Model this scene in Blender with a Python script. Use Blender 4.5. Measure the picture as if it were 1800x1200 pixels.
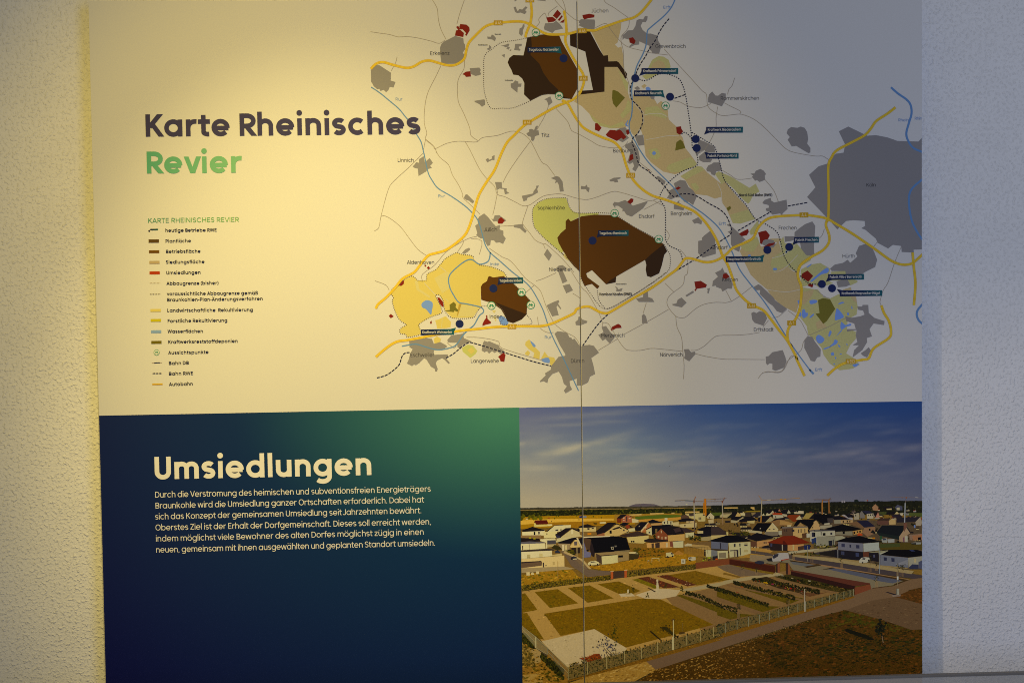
import bpy, math, random
from mathutils import Vector, Matrix
from mathutils.geometry import tessellate_polygon

for _o in list(bpy.data.objects):
    bpy.data.objects.remove(_o)
S = bpy.context.scene
COL = S.collection

# ------------------------------------------------------------------ camera
# pose recovered from the two vanishing points of the board's edges
# (photograph 1800 x 1200, focal length 2390 px); the board front is y = 0.
FPX, CX, CY = 2390.0, 900.0, 600.0
ex = Vector((51080.0, -768.0, FPX)).normalized()          # board's right, in camera axes
ed = Vector((760.0, 57980.0, FPX))
ed = (ed - ex * ed.dot(ex)).normalized()                  # board's down
ey = ex.cross(ed)                                         # into the wall
def c2w(v):
    return Vector((ex.dot(v), ey.dot(v), -ed.dot(v)))
DEPTH = 2.51
Z0 = 1.45
fwd = c2w(Vector((0, 0, 1)))
CAM = Vector((0, 0, Z0)) - fwd * DEPTH
def at(px, py, y=0.0):
    """the point of the plane at depth y that the photograph shows at pixel px, py"""
    d = c2w(Vector((px - CX, py - CY, FPX)))
    k = (y - CAM.y) / d.y
    return CAM + d * k
cam_d = bpy.data.cameras.new('camera')
cam_d.sensor_fit = 'HORIZONTAL'; cam_d.sensor_width = 36.0
cam_d.lens = 36.0 * FPX / 1800.0
cam_d.clip_start = 0.05; cam_d.clip_end = 100
cam = bpy.data.objects.new('camera', cam_d); COL.objects.link(cam)
rx, ry, rz = c2w(Vector((1, 0, 0))), -c2w(Vector((0, 1, 0))), -fwd
cam.matrix_world = Matrix(((rx.x, ry.x, rz.x, CAM.x), (rx.y, ry.y, rz.y, CAM.y),
                           (rx.z, ry.z, rz.z, CAM.z), (0, 0, 0, 1)))
S.camera = cam

# ------------------------------------------------------------------ light
W = bpy.data.worlds.new('World'); S.world = W; W.use_nodes = True
bg = W.node_tree.nodes['Background']
bg.inputs[0].default_value = (0.97, 0.87, 0.57, 1); bg.inputs[1].default_value = 0.185
S.view_settings.view_transform = 'Standard'; S.view_settings.look = 'None'
S.view_settings.exposure = 0; S.view_settings.gamma = 1
try: S.view_settings.use_curve_mapping = False
except Exception: pass
S.cycles.max_bounces = 6; S.cycles.filter_width = 1.0; S.cycles.use_denoising = False

def aim(o, target):
    o.rotation_euler = (Vector(target) - o.location).to_track_quat('-Z', 'Y').to_euler()
def spot(name, loc, target, power, color, angle, blend, r):
    d = bpy.data.lights.new(name, 'SPOT'); d.energy = power; d.color = color
    d.spot_size = math.radians(angle); d.spot_blend = blend; d.shadow_soft_size = r
    o = bpy.data.objects.new(name, d); COL.objects.link(o); o.location = loc; aim(o, target); return o
def area(name, loc, target, power, color, sx, sy):
    d = bpy.data.lights.new(name, 'AREA'); d.shape = 'RECTANGLE'; d.size = sx; d.size_y = sy
    d.energy = power; d.color = color
    o = bpy.data.objects.new(name, d); COL.objects.link(o); o.location = loc; aim(o, target); return o
_p, _t = at(505, -791), at(602, 762)
spot('ceiling_spot', (_p.x, -1.30, _p.z), _t, 119, (1.0, 0.767, 0.25), 36.7, 0.957, 0.015)
_p, _t = at(323, -354), at(596, 488)
spot('ceiling_spot', (_p.x, -1.48, _p.z), _t, 68, (1.0, 0.707, 0.10), 62, 1.0, 0.012)
_p, _t = at(560, 0), at(2060, 1320)
spot('ceiling_spot', (_p.x, -1.05, _p.z), _t, 25, (1.0, 0.80, 0.52), 46, 1.0, 0.02)
area('daylight_window', (0.95, -2.6, 1.75), (2.4, 0, 1.4), 23.5, (0.37, 0.52, 0.97), 1.5, 1.5)
#END

# ------------------------------------------------------------------ materials
def srgb(c):
    return tuple(((v / 255) / 12.92 if v <= 10 else (((v / 255) + 0.055) / 1.055) ** 2.4) for v in c)
def new_mat(name, rough=0.5, spec=0.3):
    m = bpy.data.materials.new(name); m.use_nodes = True
    b = m.node_tree.nodes['Principled BSDF']
    b.inputs['Roughness'].default_value = rough
    b.inputs['Specular IOR Level'].default_value = spec
    return m, m.node_tree, b
def node(nt, kind, **kw):
    n = nt.nodes.new(kind)
    for k, v in kw.items(): setattr(n, k, v)
    return n

# printed laminate: ink colour from the mesh, a little mottling (alpha holds its strength), satin surface
PRINT, nt, b = new_mat('printed_laminate', 0.6, 0.10)
att = node(nt, 'ShaderNodeVertexColor', layer_name='ink')
tc = node(nt, 'ShaderNodeTexCoord')
n1 = node(nt, 'ShaderNodeTexNoise'); n1.inputs['Scale'].default_value = 360; n1.inputs['Detail'].default_value = 4; n1.inputs['Roughness'].default_value = 0.75
nt.links.new(tc.outputs['Object'], n1.inputs['Vector'])
mr = node(nt, 'ShaderNodeMapRange'); mr.inputs[1].default_value = 0.3; mr.inputs[2].default_value = 0.7; mr.inputs[3].default_value = -1; mr.inputs[4].default_value = 1
nt.links.new(n1.outputs['Fac'], mr.inputs[0])
ml = node(nt, 'ShaderNodeMath', operation='MULTIPLY_ADD'); ml.inputs[2].default_value = 1.0
nt.links.new(mr.outputs[0], ml.inputs[0]); nt.links.new(att.outputs['Alpha'], ml.inputs[1])
vm = node(nt, 'ShaderNodeVectorMath', operation='SCALE')
nt.links.new(att.outputs['Color'], vm.inputs[0]); nt.links.new(ml.outputs[0], vm.inputs['Scale'])
nt.links.new(vm.outputs[0], b.inputs['Base Color'])
n2 = node(nt, 'ShaderNodeTexNoise'); n2.inputs['Scale'].default_value = 900; n2.inputs['Detail'].default_value = 2
nt.links.new(tc.outputs['Object'], n2.inputs['Vector'])
bp = node(nt, 'ShaderNodeBump'); bp.inputs['Strength'].default_value = 0.10; bp.inputs['Distance'].default_value = 0.0006
nt.links.new(n2.outputs['Fac'], bp.inputs['Height']); nt.links.new(bp.outputs[0], b.inputs['Normal'])

CORE, nt, b = new_mat('board_core', 0.6, 0.3); b.inputs['Base Color'].default_value = (0.62, 0.60, 0.56, 1)

# sprayed plaster: clumps, grains and small pits
PLASTER, nt, b = new_mat('plaster', 0.9, 0.15)
tc = node(nt, 'ShaderNodeTexCoord')
a1 = node(nt, 'ShaderNodeTexNoise'); a1.inputs['Scale'].default_value = 165; a1.inputs['Detail'].default_value = 2.5; a1.inputs['Roughness'].default_value = 0.5
a2 = node(nt, 'ShaderNodeTexVoronoi', feature='SMOOTH_F1'); a2.inputs['Scale'].default_value = 260
a3 = node(nt, 'ShaderNodeTexNoise'); a3.inputs['Scale'].default_value = 9; a3.inputs['Detail'].default_value = 3
for a in (a1, a2, a3): nt.links.new(tc.outputs['Object'], a.inputs['Vector'])
r1 = node(nt, 'ShaderNodeMapRange', interpolation_type='SMOOTHSTEP'); r1.inputs[1].default_value = 0.45; r1.inputs[2].default_value = 0.80
nt.links.new(a1.outputs['Fac'], r1.inputs[0])
h1 = node(nt, 'ShaderNodeMath', operation='MULTIPLY_ADD'); h1.inputs[1].default_value = -0.35
nt.links.new(a2.outputs['Distance'], h1.inputs[0]); nt.links.new(r1.outputs[0], h1.inputs[2])
bp = node(nt, 'ShaderNodeBump'); bp.inputs['Strength'].default_value = 0.72; bp.inputs['Distance'].default_value = 0.0024
nt.links.new(h1.outputs[0], bp.inputs['Height']); nt.links.new(bp.outputs[0], b.inputs['Normal'])
cr = node(nt, 'ShaderNodeMapRange'); cr.inputs[1].default_value = 0.3; cr.inputs[2].default_value = 0.7; cr.inputs[3].default_value = 0.86; cr.inputs[4].default_value = 0.91
nt.links.new(a3.outputs['Fac'], cr.inputs[0])
cc = node(nt, 'ShaderNodeCombineColor')
nt.links.new(cr.outputs[0], cc.inputs[0]); nt.links.new(cr.outputs[0], cc.inputs[1]); nt.links.new(cr.outputs[0], cc.inputs[2])
nt.links.new(cc.outputs[0], b.inputs['Base Color'])

# ------------------------------------------------------------------ mesh helpers
def link(name, verts, faces, mat, parent=None, origin=Vector((0, 0, 0))):
    me = bpy.data.meshes.new(name)
    me.from_pydata([tuple(Vector(v) - origin) for v in verts], [], faces)
    me.materials.append(mat); me.update()
    o = bpy.data.objects.new(name, me); COL.objects.link(o)
    if parent: o.parent = parent
    else: o.location = origin
    return o
def box(name, x0, x1, y0, y1, z0, z1, mat, parent=None, origin=Vector((0, 0, 0)), bevel=0):
    v = [(x0, y0, z0), (x1, y0, z0), (x1, y1, z0), (x0, y1, z0), (x0, y0, z1), (x1, y0, z1), (x1, y1, z1), (x0, y1, z1)]
    f = [(3, 2, 1, 0), (4, 5, 6, 7), (0, 1, 5, 4), (1, 2, 6, 5), (2, 3, 7, 6), (3, 0, 4, 7)]
    o = link(name, v, f, mat, parent, origin)
    if bevel:
        m = o.modifiers.new('edge', 'BEVEL'); m.width = bevel; m.segments = 2
    return o

# ------------------------------------------------------------------ wall
GAP = 0.055
wall = box('wall', -3.2, 3.2, GAP, GAP + 0.2, -0.2, 3.4, PLASTER)
wall['kind'] = 'structure'

# ------------------------------------------------------------------ the two boards
TOP = lambda x: 2.3 - 0.0020 * (x - 155.5)
def seam_x(y): return 1013.9 + 13.6 * y / 1200.0
BOT = 1262.0
EDGE = {  # corner pixels: top left, top right, bottom right, bottom left
    'left': [(155.5, TOP(155.5)), (seam_x(0) - 1.0, TOP(1014)), (seam_x(BOT) - 1.0, BOT - 3), (188.0, BOT + 12)],
    'right': [(seam_x(0) + 1.1, TOP(1015)), (1620.0, TOP(1620)), (1620.9, BOT - 20), (seam_x(BOT) + 1.1, BOT - 3)],
}
def sgn_area(p):
    return sum(p[i][0] * p[(i + 1) % len(p)][1] - p[(i + 1) % len(p)][0] * p[i][1] for i in range(len(p))) / 2
BOARD, ORG = {}, {}
for side, lab in (('left', 'wide printed board with dark title, map legend and navy text field, left of the joint'),
                  ('right', 'narrower printed board with eastern map half above most of the village photo, beside shadowed plaster')):
    e = EDGE[side]
    gx0, gx1 = ((0.35, 0.55) if side == 'left' else (0.55, 0.5))
    pts = [at(p[0] + (-gx0 if q in (0, 3) else gx1), p[1]) for q, p in enumerate(e)]
    org = Vector(((pts[2].x + pts[3].x) / 2, 0, min(p.z for p in pts)))
    ORG[side] = org
    r = bpy.data.objects.new('information_board', None); COL.objects.link(r)
    r.location = org; r.empty_display_size = 0.1
    r['label'] = lab; r['category'] = 'information board'; r['group'] = 'printed information boards on the plaster wall'
    BOARD[side] = r
    v = [tuple(p) for p in pts] + [(p.x, 0.022, p.z) for p in pts]
    f = [(3, 2, 1, 0), (4, 5, 6, 7), (0, 1, 5, 4), (1, 2, 6, 5), (2, 3, 7, 6), (3, 0, 4, 7)]
    f = [tuple(reversed(q)) for q in f] if False else f
    o = link('panel', v, f, CORE, r, org)
    bv = o.modifiers.new('edge', 'BEVEL'); bv.width = 0.0010; bv.segments = 2
    for k in (0.2, 0.8):
        xa = pts[0].x + (pts[1].x - pts[0].x) * k
        box('wall_bracket', xa - 0.03, xa + 0.03, 0.022, GAP, pts[0].z - 0.30, pts[0].z - 0.22, CORE, r, org)

def clip_poly(poly, edge):
    """Sutherland-Hodgman in pixel space against the convex board outline"""
    out = poly
    for i in range(4):
        (x0, y0), (x1, y1) = edge[i], edge[(i + 1) % 4]
        src, out = out, []
        if not src: break
        def d(p): return (x1 - x0) * (p[1] - y0) - (y1 - y0) * (p[0] - x0)
        for j in range(len(src)):
            a, c = src[j], src[(j + 1) % len(src)]
            da, dc = d(a), d(c)
            if da >= 0: out.append(a)
            if (da >= 0) != (dc >= 0):
                t = da / (da - dc)
                out.append((a[0] + (c[0] - a[0]) * t, a[1] + (c[1] - a[1]) * t))
    return out
LAYER = 0.00003
class Print:
    """ink shapes in board pixels; build() makes one mesh per board they touch"""
    def __init__(s): s.f = []
    def poly(s, pts, z, col, grain=0.0):
        if len(pts) < 3: return
        if len(pts) == 3 or (len(pts) == 4 and convex(pts)):
            s.f.append((list(pts), z, col, grain)); return
        tri = tessellate_polygon([[Vector((p[0], p[1], 0)) for p in pts]])
        for t in tri: s.f.append(([pts[i] for i in t], z, col, grain))
    def strip(s, pts, w, z, col, grain=0.0, closed=False):
        n = len(pts)
        if n < 2: return
        L, R = [], []
        for i in range(n):
            a = pts[i - 1] if (i or closed) else None
            c = pts[(i + 1) % n] if (i < n - 1 or closed) else None
            p = pts[i]
            def nrm(u, v):
                dx, dy = v[0] - u[0], v[1] - u[1]; l = math.hypot(dx, dy) or 1e-9
                return (-dy / l, dx / l)
            if a is None: m = nrm(p, c); k = 1
            elif c is None: m = nrm(a, p); k = 1
            else:
                m1, m2 = nrm(a, p), nrm(p, c)
                mx, my = m1[0] + m2[0], m1[1] + m2[1]; l = math.hypot(mx, my)
                if l < 1e-6: m, k = m1, 1
                else:
                    m = (mx / l, my / l); k = min(1 / max(m[0] * m1[0] + m[1] * m1[1], 0.2), 2.2)
            h = w / 2 * k
            L.append((p[0] + m[0] * h, p[1] + m[1] * h)); R.append((p[0] - m[0] * h, p[1] - m[1] * h))
        for i in range(n if closed else n - 1):
            j = (i + 1) % n
            s.f.append(([L[i], L[j], R[j], R[i]], z, col, grain))
    def disc(s, c, r, z, col, n=28, ry=None):
        ry = ry or r
        s.f.append(([(c[0] + r * math.cos(2 * math.pi * i / n), c[1] + ry * math.sin(2 * math.pi * i / n)) for i in range(n)], z, col, 0))
    def build(s, name, parent=None):
        """parent: dict side -> object (default the boards); returns dict side -> mesh object"""
        res = {}
        for side in ('left', 'right'):
            org = ORG[side]; e = EDGE[side]
            xs0 = min(p[0] for p in e); xs1 = max(p[0] for p in e)
            V, F, C = [], [], []
            for pts, z, col, grain in s.f:
                if max(p[0] for p in pts) < xs0 or min(p[0] for p in pts) > xs1: continue
                q = clip_poly(pts, e)
                if len(q) < 3: continue
                ar = sgn_area(q)
                if abs(ar) < 1e-5: continue
                if ar > 0: q = q[::-1]
                b0 = len(V)
                for p in q:
                    w = at(p[0], p[1]); V.append((w.x - org.x, -z * LAYER, w.z - org.z))
                    c = col(p[0], p[1]) if callable(col) else col
                    g = grain
                    C.append((c[0], c[1], c[2], g))
                F.append(tuple(range(b0, b0 + len(q))))
            if not F: continue
            me = bpy.data.meshes.new(name); me.from_pydata(V, [], F)
            at_ = me.color_attributes.new('ink', 'FLOAT_COLOR', 'CORNER')
            flat = []
            for f in F:
                for i in f: flat.extend(C[i])
            at_.data.foreach_set('color', flat)
            me.materials.append(PRINT); me.update()
            o = bpy.data.objects.new(name, me); COL.objects.link(o)
            par = (parent or BOARD)[side] if (parent is None or side in parent) else BOARD[side]
            o.parent = par
            res[side] = o
        return res
def convex(p):
    s = 0
    n = len(p)
    for i in range(n):
        a, b, c = p[i], p[(i + 1) % n], p[(i + 2) % n]
        k = (b[0] - a[0]) * (c[1] - b[1]) - (b[1] - a[1]) * (c[0] - b[0])
        if abs(k) < 1e-9: continue
        if s == 0: s = 1 if k > 0 else -1
        elif (k > 0) != (s > 0): return False
    return True

# crops of the photograph in which the shapes were measured: origin and scale
CROP = {'A': (640, 0, 4.445), 'B': (640, 220, 4.445), 'C': (640, 440, 4.445), 'D': (1000, 0, 4.445), 'E': (1000, 220, 4.445),
        'F': (1000, 440, 4.445), 'G': (1340, 140, 4.445), 'H': (1340, 380, 3.53), 'K': (240, 370, 6.923), 'L': (240, 525, 6.923),
        'T': (250, 780, 3.3333), 'U': (100, 0, 3.0), 'P': (900, 700, 4.8), 'R': (1260, 700, 4.8), 'M': (900, 950, 4.8), 'N': (1260, 950, 4.8),
        'Q': (910, 870, 9.233), 'V': (1080, 870, 9.233), 'W': (1250, 870, 9.2316), 'X': (1430, 870, 9.2308), 'Y': (1240, 970, 8.57), 'Z': (1430, 970, 8.57),
        'I': (0, 0, 1.0)}
def px(s):
    """'A 10,20 30,40 B 5,6' -> board pixels"""
    out = []; o = None
    for t in s.split():
        if ',' not in t: o = CROP[t]; continue
        a, b_ = t.split(',')
        out.append((o[0] + float(a) / o[2], o[1] + float(b_) / o[2]))
    return out
def smooth(p, n=6, closed=False):
    if len(p) < 3: return p
    out = []; N = len(p)
    for i in range(N if closed else N - 1):
        p0 = p[i - 1] if (i or closed) else p[0]
        p1, p2 = p[i], p[(i + 1) % N]
        p3 = p[(i + 2) % N] if (i < N - 2 or closed) else p[-1]
        for k in range(n):
            t = k / n
            out.append(tuple(0.5 * (2 * p1[c] + (p2[c] - p0[c]) * t + (2 * p0[c] - 5 * p1[c] + 4 * p2[c] - p3[c]) * t * t
                                    + (3 * p1[c] - p0[c] - 3 * p2[c] + p3[c]) * t ** 3) for c in (0, 1)))
    if not closed: out.append(p[-1])
    return out
def dashes(p, on, off, phase=0.0):
    out, cur = [], None
    pos, draw, left = 0, True, on - phase
    if left <= 0: draw, left = False, off
    cur = [p[0]] if draw else None
    for a, c in zip(p, p[1:]):
        l = math.hypot(c[0] - a[0], c[1] - a[1]); t = 0
        while l - t > left:
            t += left
            q = (a[0] + (c[0] - a[0]) * t / l, a[1] + (c[1] - a[1]) * t / l)
            if draw: cur.append(q); out.append(cur); cur = None
            else: cur = [q]
            draw = not draw; left = on if draw else off
        left -= l - t
        if draw: cur.append(c)
    if draw and cur and len(cur) > 1: out.append(cur)
    return out
WHITE = (0.68, 0.68, 0.68)

# ------------------------------------------------------------------ lettering: a round one-storey sans drawn from strokes
XH, ASC, DSC = 0.755, 1.07, -0.28
def _arc(cx, cy, rx, ry, a0, a1, n=None):
    n = n or max(4, int(abs(a1 - a0) / 15))
    return [(cx + rx * math.cos(math.radians(a0 + (a1 - a0) * i / n)), cy + ry * math.sin(math.radians(a0 + (a1 - a0) * i / n))) for i in range(n + 1)]
def glyph(ch, t):
    """centre-line strokes (closed, points), dots and advance; cap height 1, stroke weight t"""
    h = t / 2; st = []; dots = []
    def S_(*p): st.append((False, list(p)))
    def A_(p): st.append((False, p))
    ov = 0.012
    OW = 0.66 + t * 0.35                      # width of a round lower-case letter
    orx, ory = OW / 2 - h, XH / 2 - h + ov
    cy = XH / 2
    def ring(x0): st.append((True, _arc(x0 + OW / 2, cy, orx, ory, 0, 360, 28)[:-1]))
    def dot(x, y, r=None): dots.append((x, y, r or max(t * 0.62, 0.075)))
    NW = 0.52 + t * 0.55                      # width of n
    def arch(x0, w, top=XH, bot=0.0):
        rx = (w - t) / 2; ry = min(rx * 1.02, 0.34)
        A_([(x0 + h, top - h - ry - 0.02)] + _arc(x0 + h + rx, top - h - ry + ov, rx, ry, 180, 0) + [(x0 + w - h, bot)])
    base = {'ä': 'a', 'ö': 'o', 'ü': 'u', 'Ä': 'A', 'Ö': 'O', 'Ü': 'U'}.get(ch)
    if base:
        s0, d0, adv = glyph(base, t)
        top = (1.0 if base.islower() else 1.22)
        r = max(t * 0.50, 0.062); c = adv / 2 - 0.005
        return s0, d0 + [(c - 0.15 - t * 0.2, top, r), (c + 0.15 + t * 0.2, top, r)], adv
    sb = 0.085 - t * 0.15; sr = 0.05 - t * 0.08
    x = sb; w = 0.3
    if ch == ' ': return [], [], 0.27
    if ch == 'o': x = sr; ring(x); w = OW; sb = sr
    elif ch == 'a': ring(sr); S_((sr + OW - h, XH), (sr + OW - h, 0)); return st, dots, sr + OW + sb
    elif ch == 'd': ring(sr); S_((sr + OW - h, ASC), (sr + OW - h, 0)); return st, dots, sr + OW + sb
    elif ch == 'q': ring(sr); S_((sr + OW - h, XH), (sr + OW - h, DSC)); return st, dots, sr + OW + sb
    elif ch == 'g':
        ring(sr); xr = sr + OW - h
        A_([(xr, XH), (xr, 0.02)] + _arc(xr - orx, -0.02, orx, 0.26 - h * 0.4, 0, -140)); return st, dots, sr + OW + sb
    elif ch == 'b': S_((sb + h, ASC), (sb + h, 0)); ring(sb); return st, dots, sb + OW + sr
    elif ch == 'p': S_((sb + h, XH), (sb + h, DSC)); ring(sb); return st, dots, sb + OW + sr
    elif ch == 'e':
        A_(_arc(sr + OW / 2, cy, orx, ory, -4, 318)); S_((sr + h, cy - 0.02), (sr + OW - h * 0.6, cy - 0.02)); return st, dots, OW + 2 * sr
    elif ch == 'c': A_(_arc(sr + OW / 2, cy, orx, ory, 46, 314)); return st, dots, OW * 0.90 + 2 * sr
    elif ch == 'n': S_((sb + h, XH), (sb + h, 0)); arch(sb, NW); w = NW
    elif ch == 'h': S_((sb + h, ASC), (sb + h, 0)); arch(sb, NW); w = NW
    elif ch == 'm':
        k = NW * 0.93
        S_((sb + h, XH), (sb + h, 0)); arch(sb, k); arch(sb + k - t, k); w = 2 * k - t
    elif ch == 'u':
        rx = (NW - t) / 2; ry = min(rx, 0.32)
        A_([(sb + h, XH)] + [(a, b_) for a, b_ in _arc(sb + h + rx, h + ry - ov, rx, ry, 180, 360)] + [(sb + NW - h, h + ry + 0.02)])
        S_((sb + NW - h, XH), (sb + NW - h, 0)); w = NW
    elif ch == 'r':
        S_((sb + h, XH), (sb + h, 0)); A_(_arc(sb + h + 0.27, XH - h - 0.28 + ov, 0.27, 0.28, 175, 78)); return st, dots, sb + 0.36 + t * 0.5
    elif ch == 's':
        W_ = 0.47 + t * 0.4; rx = W_ / 2 - h; r2 = (XH - t) / 4 + ov / 2; cx = sr + W_ / 2
        A_(_arc(cx, XH - h - r2 + ov, rx, r2, 32, 235) + _arc(cx, h + r2 - ov, rx, r2, 55, -148)); return st, dots, W_ + 2 * sr
    elif ch == 't':
        xs = 0.13 + h
        A_([(xs, 0.95), (xs, 0.20)] + _arc(xs + 0.17, 0.20 - ov, 0.17, 0.20 - h, 180, 285)); S_((0.02, XH - h), (0.36 + t * 0.6, XH - h)); return st, dots, 0.38 + t * 0.55
    elif ch == 'f':
        xs = 0.13 + h
        A_([(xs, 0), (xs, 0.80)] + _arc(xs + 0.18, 0.84, 0.18, ASC - 0.84 - h, 180, 82)); S_((0.02, XH - h), (0.35 + t * 0.5, XH - h)); return st, dots, 0.36 + t * 0.4
    elif ch == 'i': S_((sb + h, XH), (sb + h, 0)); dot(sb + h, 1.0); w = t
    elif ch == 'j': A_([(sb + h, XH), (sb + h, -0.08)] + _arc(sb + h - 0.14, -0.1, 0.14, 0.14, 0, -90)); dot(sb + h, 1.0); w = t
    elif ch == 'l': S_((sb + h, ASC), (sb + h, 0)); w = t
    elif ch == 'k':
        S_((sb + h, ASC), (sb + h, 0)); S_((sb + t * 0.7, XH * 0.42), (sb + 0.46 + h * 0.6, XH)); S_((sb + 0.17 + h, XH * 0.56), (sb + 0.50 + h * 0.6, 0)); w = 0.5 + t * 0.5
    elif ch == 'v': S_((h, XH), (0.31 + h * 0.3, 0.0)); S_((0.31 + h * 0.3, 0), (0.62 - h * 0.4, XH)); return st, dots, 0.64
    elif ch == 'w':
        for a, b_ in (((h, XH), (0.24, 0)), ((0.24, 0), (0.47, XH)), ((0.47, XH), (0.70, 0)), ((0.70, 0), (0.94 - h, XH))): S_(a, b_)
        return st, dots, 0.95
    elif ch == 'x': S_((h, XH), (0.58 - h, 0)); S_((h, 0), (0.58 - h, XH)); return st, dots, 0.6
    elif ch == 'y': S_((h, XH), (0.31, 0.02)); S_((0.62 - h, XH), (0.22, DSC)); return st, dots, 0.63
    elif ch == 'z': S_((0.05, XH - h), (0.52, XH - h)); S_((0.50 - h * .4, XH - t), (0.07 + h * .4, t)); S_((0.05, h), (0.54, h)); return st, dots, 0.59
    elif ch == 'ß':
        A_([(sb + h, 0), (sb + h, 0.78)] + _arc(sb + h + 0.21, 0.80, 0.21, ASC - 0.80 - h, 180, -40) + [(sb + 0.30, 0.55)] + _arc(sb + h + 0.24, 0.29, 0.25, 0.29 - h, 75, -110)); w = 0.56 + h
    elif ch == 'A': S_((h * 0.9, 0), (0.38, 1)); S_((0.38, 1), (0.76 - h * 0.9, 0)); S_((0.18, 0.27 + h * .3), (0.58, 0.27 + h * .3)); return st, dots, 0.76
    elif ch == 'B':
        S_((sb + h, 1), (sb + h, 0))
        for y0, y1, w2 in ((0.53, 1, 0.30), (0.0, 0.53 + t * .0, 0.34)):
            r = (y1 - y0) / 2 - (h if y0 == 0 else h) ; r = (y1 - h - (y0 + (h if y0 == 0 else -h * 0))) / 2
            yc = y1 - h - r if y0 else h + r
            A_([(sb + h, yc + r)] + _arc(sb + w2, yc, 0.22 + h * .2, r, 90, -90) + [(sb + h, yc - r)])
        w = 0.56 + h * .5
    elif ch == 'D':
        S_((sb + h, 1), (sb + h, 0)); A_([(sb + h, 1 - h)] + _arc(sb + 0.28, 0.5, 0.39 - h * .3, 0.5 - h, 90, -90) + [(sb + h, h)]); w = 0.68
    elif ch in 'EFL':
        S_((sb + h, 1), (sb + h, 0))
        if ch in 'EF': S_((sb + h, 1 - h), (sb + 0.52, 1 - h)); S_((sb + h, 0.52), (sb + 0.47, 0.52))
        if ch in 'EL': S_((sb + h, h), (sb + (0.53 if ch == 'E' else 0.49), h))
        w = 0.53 if ch == 'E' else 0.49
    elif ch in 'GCOQ':
        rx = 0.42 - h
        if ch in 'OQ': st.append((True, _arc(sr + 0.42, 0.5, rx, 0.5 - h + ov, 0, 360, 32)[:-1]))
        else: A_(_arc(sr + 0.42, 0.5, rx, 0.5 - h + ov, 44, 316 if ch == 'C' else 360))
        if ch == 'G': S_((sr + 0.44, 0.5), (sr + 0.84 - h * .4, 0.5))
        return st, dots, 0.84 + 2 * sr - (0.06 if ch == 'C' else 0)
    elif ch == 'H': S_((sb + h, 1), (sb + h, 0)); S_((sb + 0.66 - h, 1), (sb + 0.66 - h, 0)); S_((sb + h, 0.51), (sb + 0.66 - h, 0.51)); w = 0.66
    elif ch == 'I': S_((sb + h, 1), (sb + h, 0)); w = t
    elif ch == 'J': A_([(0.38 - h, 1), (0.38 - h, 0.27)] + _arc(0.38 - h - 0.2, 0.22, 0.2, 0.22 - h, 0, -150)); return st, dots, 0.38 + sb
    elif ch == 'K': S_((sb + h, 1), (sb + h, 0)); S_((sb + t * .8, 0.43), (sb + 0.58, 1)); S_((sb + 0.22 + h * .4, 0.58), (sb + 0.62, 0)); w = 0.63
    elif ch == 'M': S_((sb + h, 0), (sb + h, 1)); S_((sb + h, 1 - h * .5), (sb + 0.4, 0.32)); S_((sb + 0.4, 0.32), (sb + 0.8 - h, 1 - h * .5)); S_((sb + 0.8 - h, 1), (sb + 0.8 - h, 0)); w = 0.8
    elif ch == 'N': S_((sb + h, 0), (sb + h, 1)); S_((sb + h, 1 - h * .5), (sb + 0.68 - h, h * .5)); S_((sb + 0.68 - h, 0), (sb + 0.68 - h, 1)); w = 0.68
    elif ch in 'PR':
        S_((sb + h, 1), (sb + h, 0)); r = 0.28 - h * .5
        A_([(sb + h, 1 - h)] + _arc(sb + 0.30, 1 - h - r, 0.25, r, 90, -90) + [(sb + h, 1 - h - 2 * r)])
        if ch == 'R': S_((sb + 0.28, 0.42), (sb + 0.57, 0))
        w = 0.58
    elif ch == 'S':
        W_ = 0.58; rx = W_ / 2 - h; r2 = (1 - t) / 4 + ov / 2; cx = sr + W_ / 2
        A_(_arc(cx, 1 - h - r2 + ov, rx, r2, 30, 240) + _arc(cx, h + r2 - ov, rx, r2, 60, -150)); return st, dots, W_ + 2 * sr
    elif ch == 'T': S_((0.02, 1 - h), (0.62, 1 - h)); S_((0.32, 1), (0.32, 0)); return st, dots, 0.64
    elif ch == 'U': A_([(sb + h, 1), (sb + h, 0.36)] + _arc(sb + 0.33, 0.33, 0.33 - h, 0.33 - h + ov, 180, 360) + [(sb + 0.66 - h, 1)]); w = 0.66
    elif ch == 'V': S_((h * .9, 1), (0.37, 0)); S_((0.37, 0), (0.74 - h * .9, 1)); return st, dots, 0.72
    elif ch == 'W':
        for a, b_ in (((h, 1), (0.28, 0)), ((0.28, 0), (0.55, 1)), ((0.55, 1), (0.82, 0)), ((0.82, 0), (1.1 - h, 1))): S_(a, b_)
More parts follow.
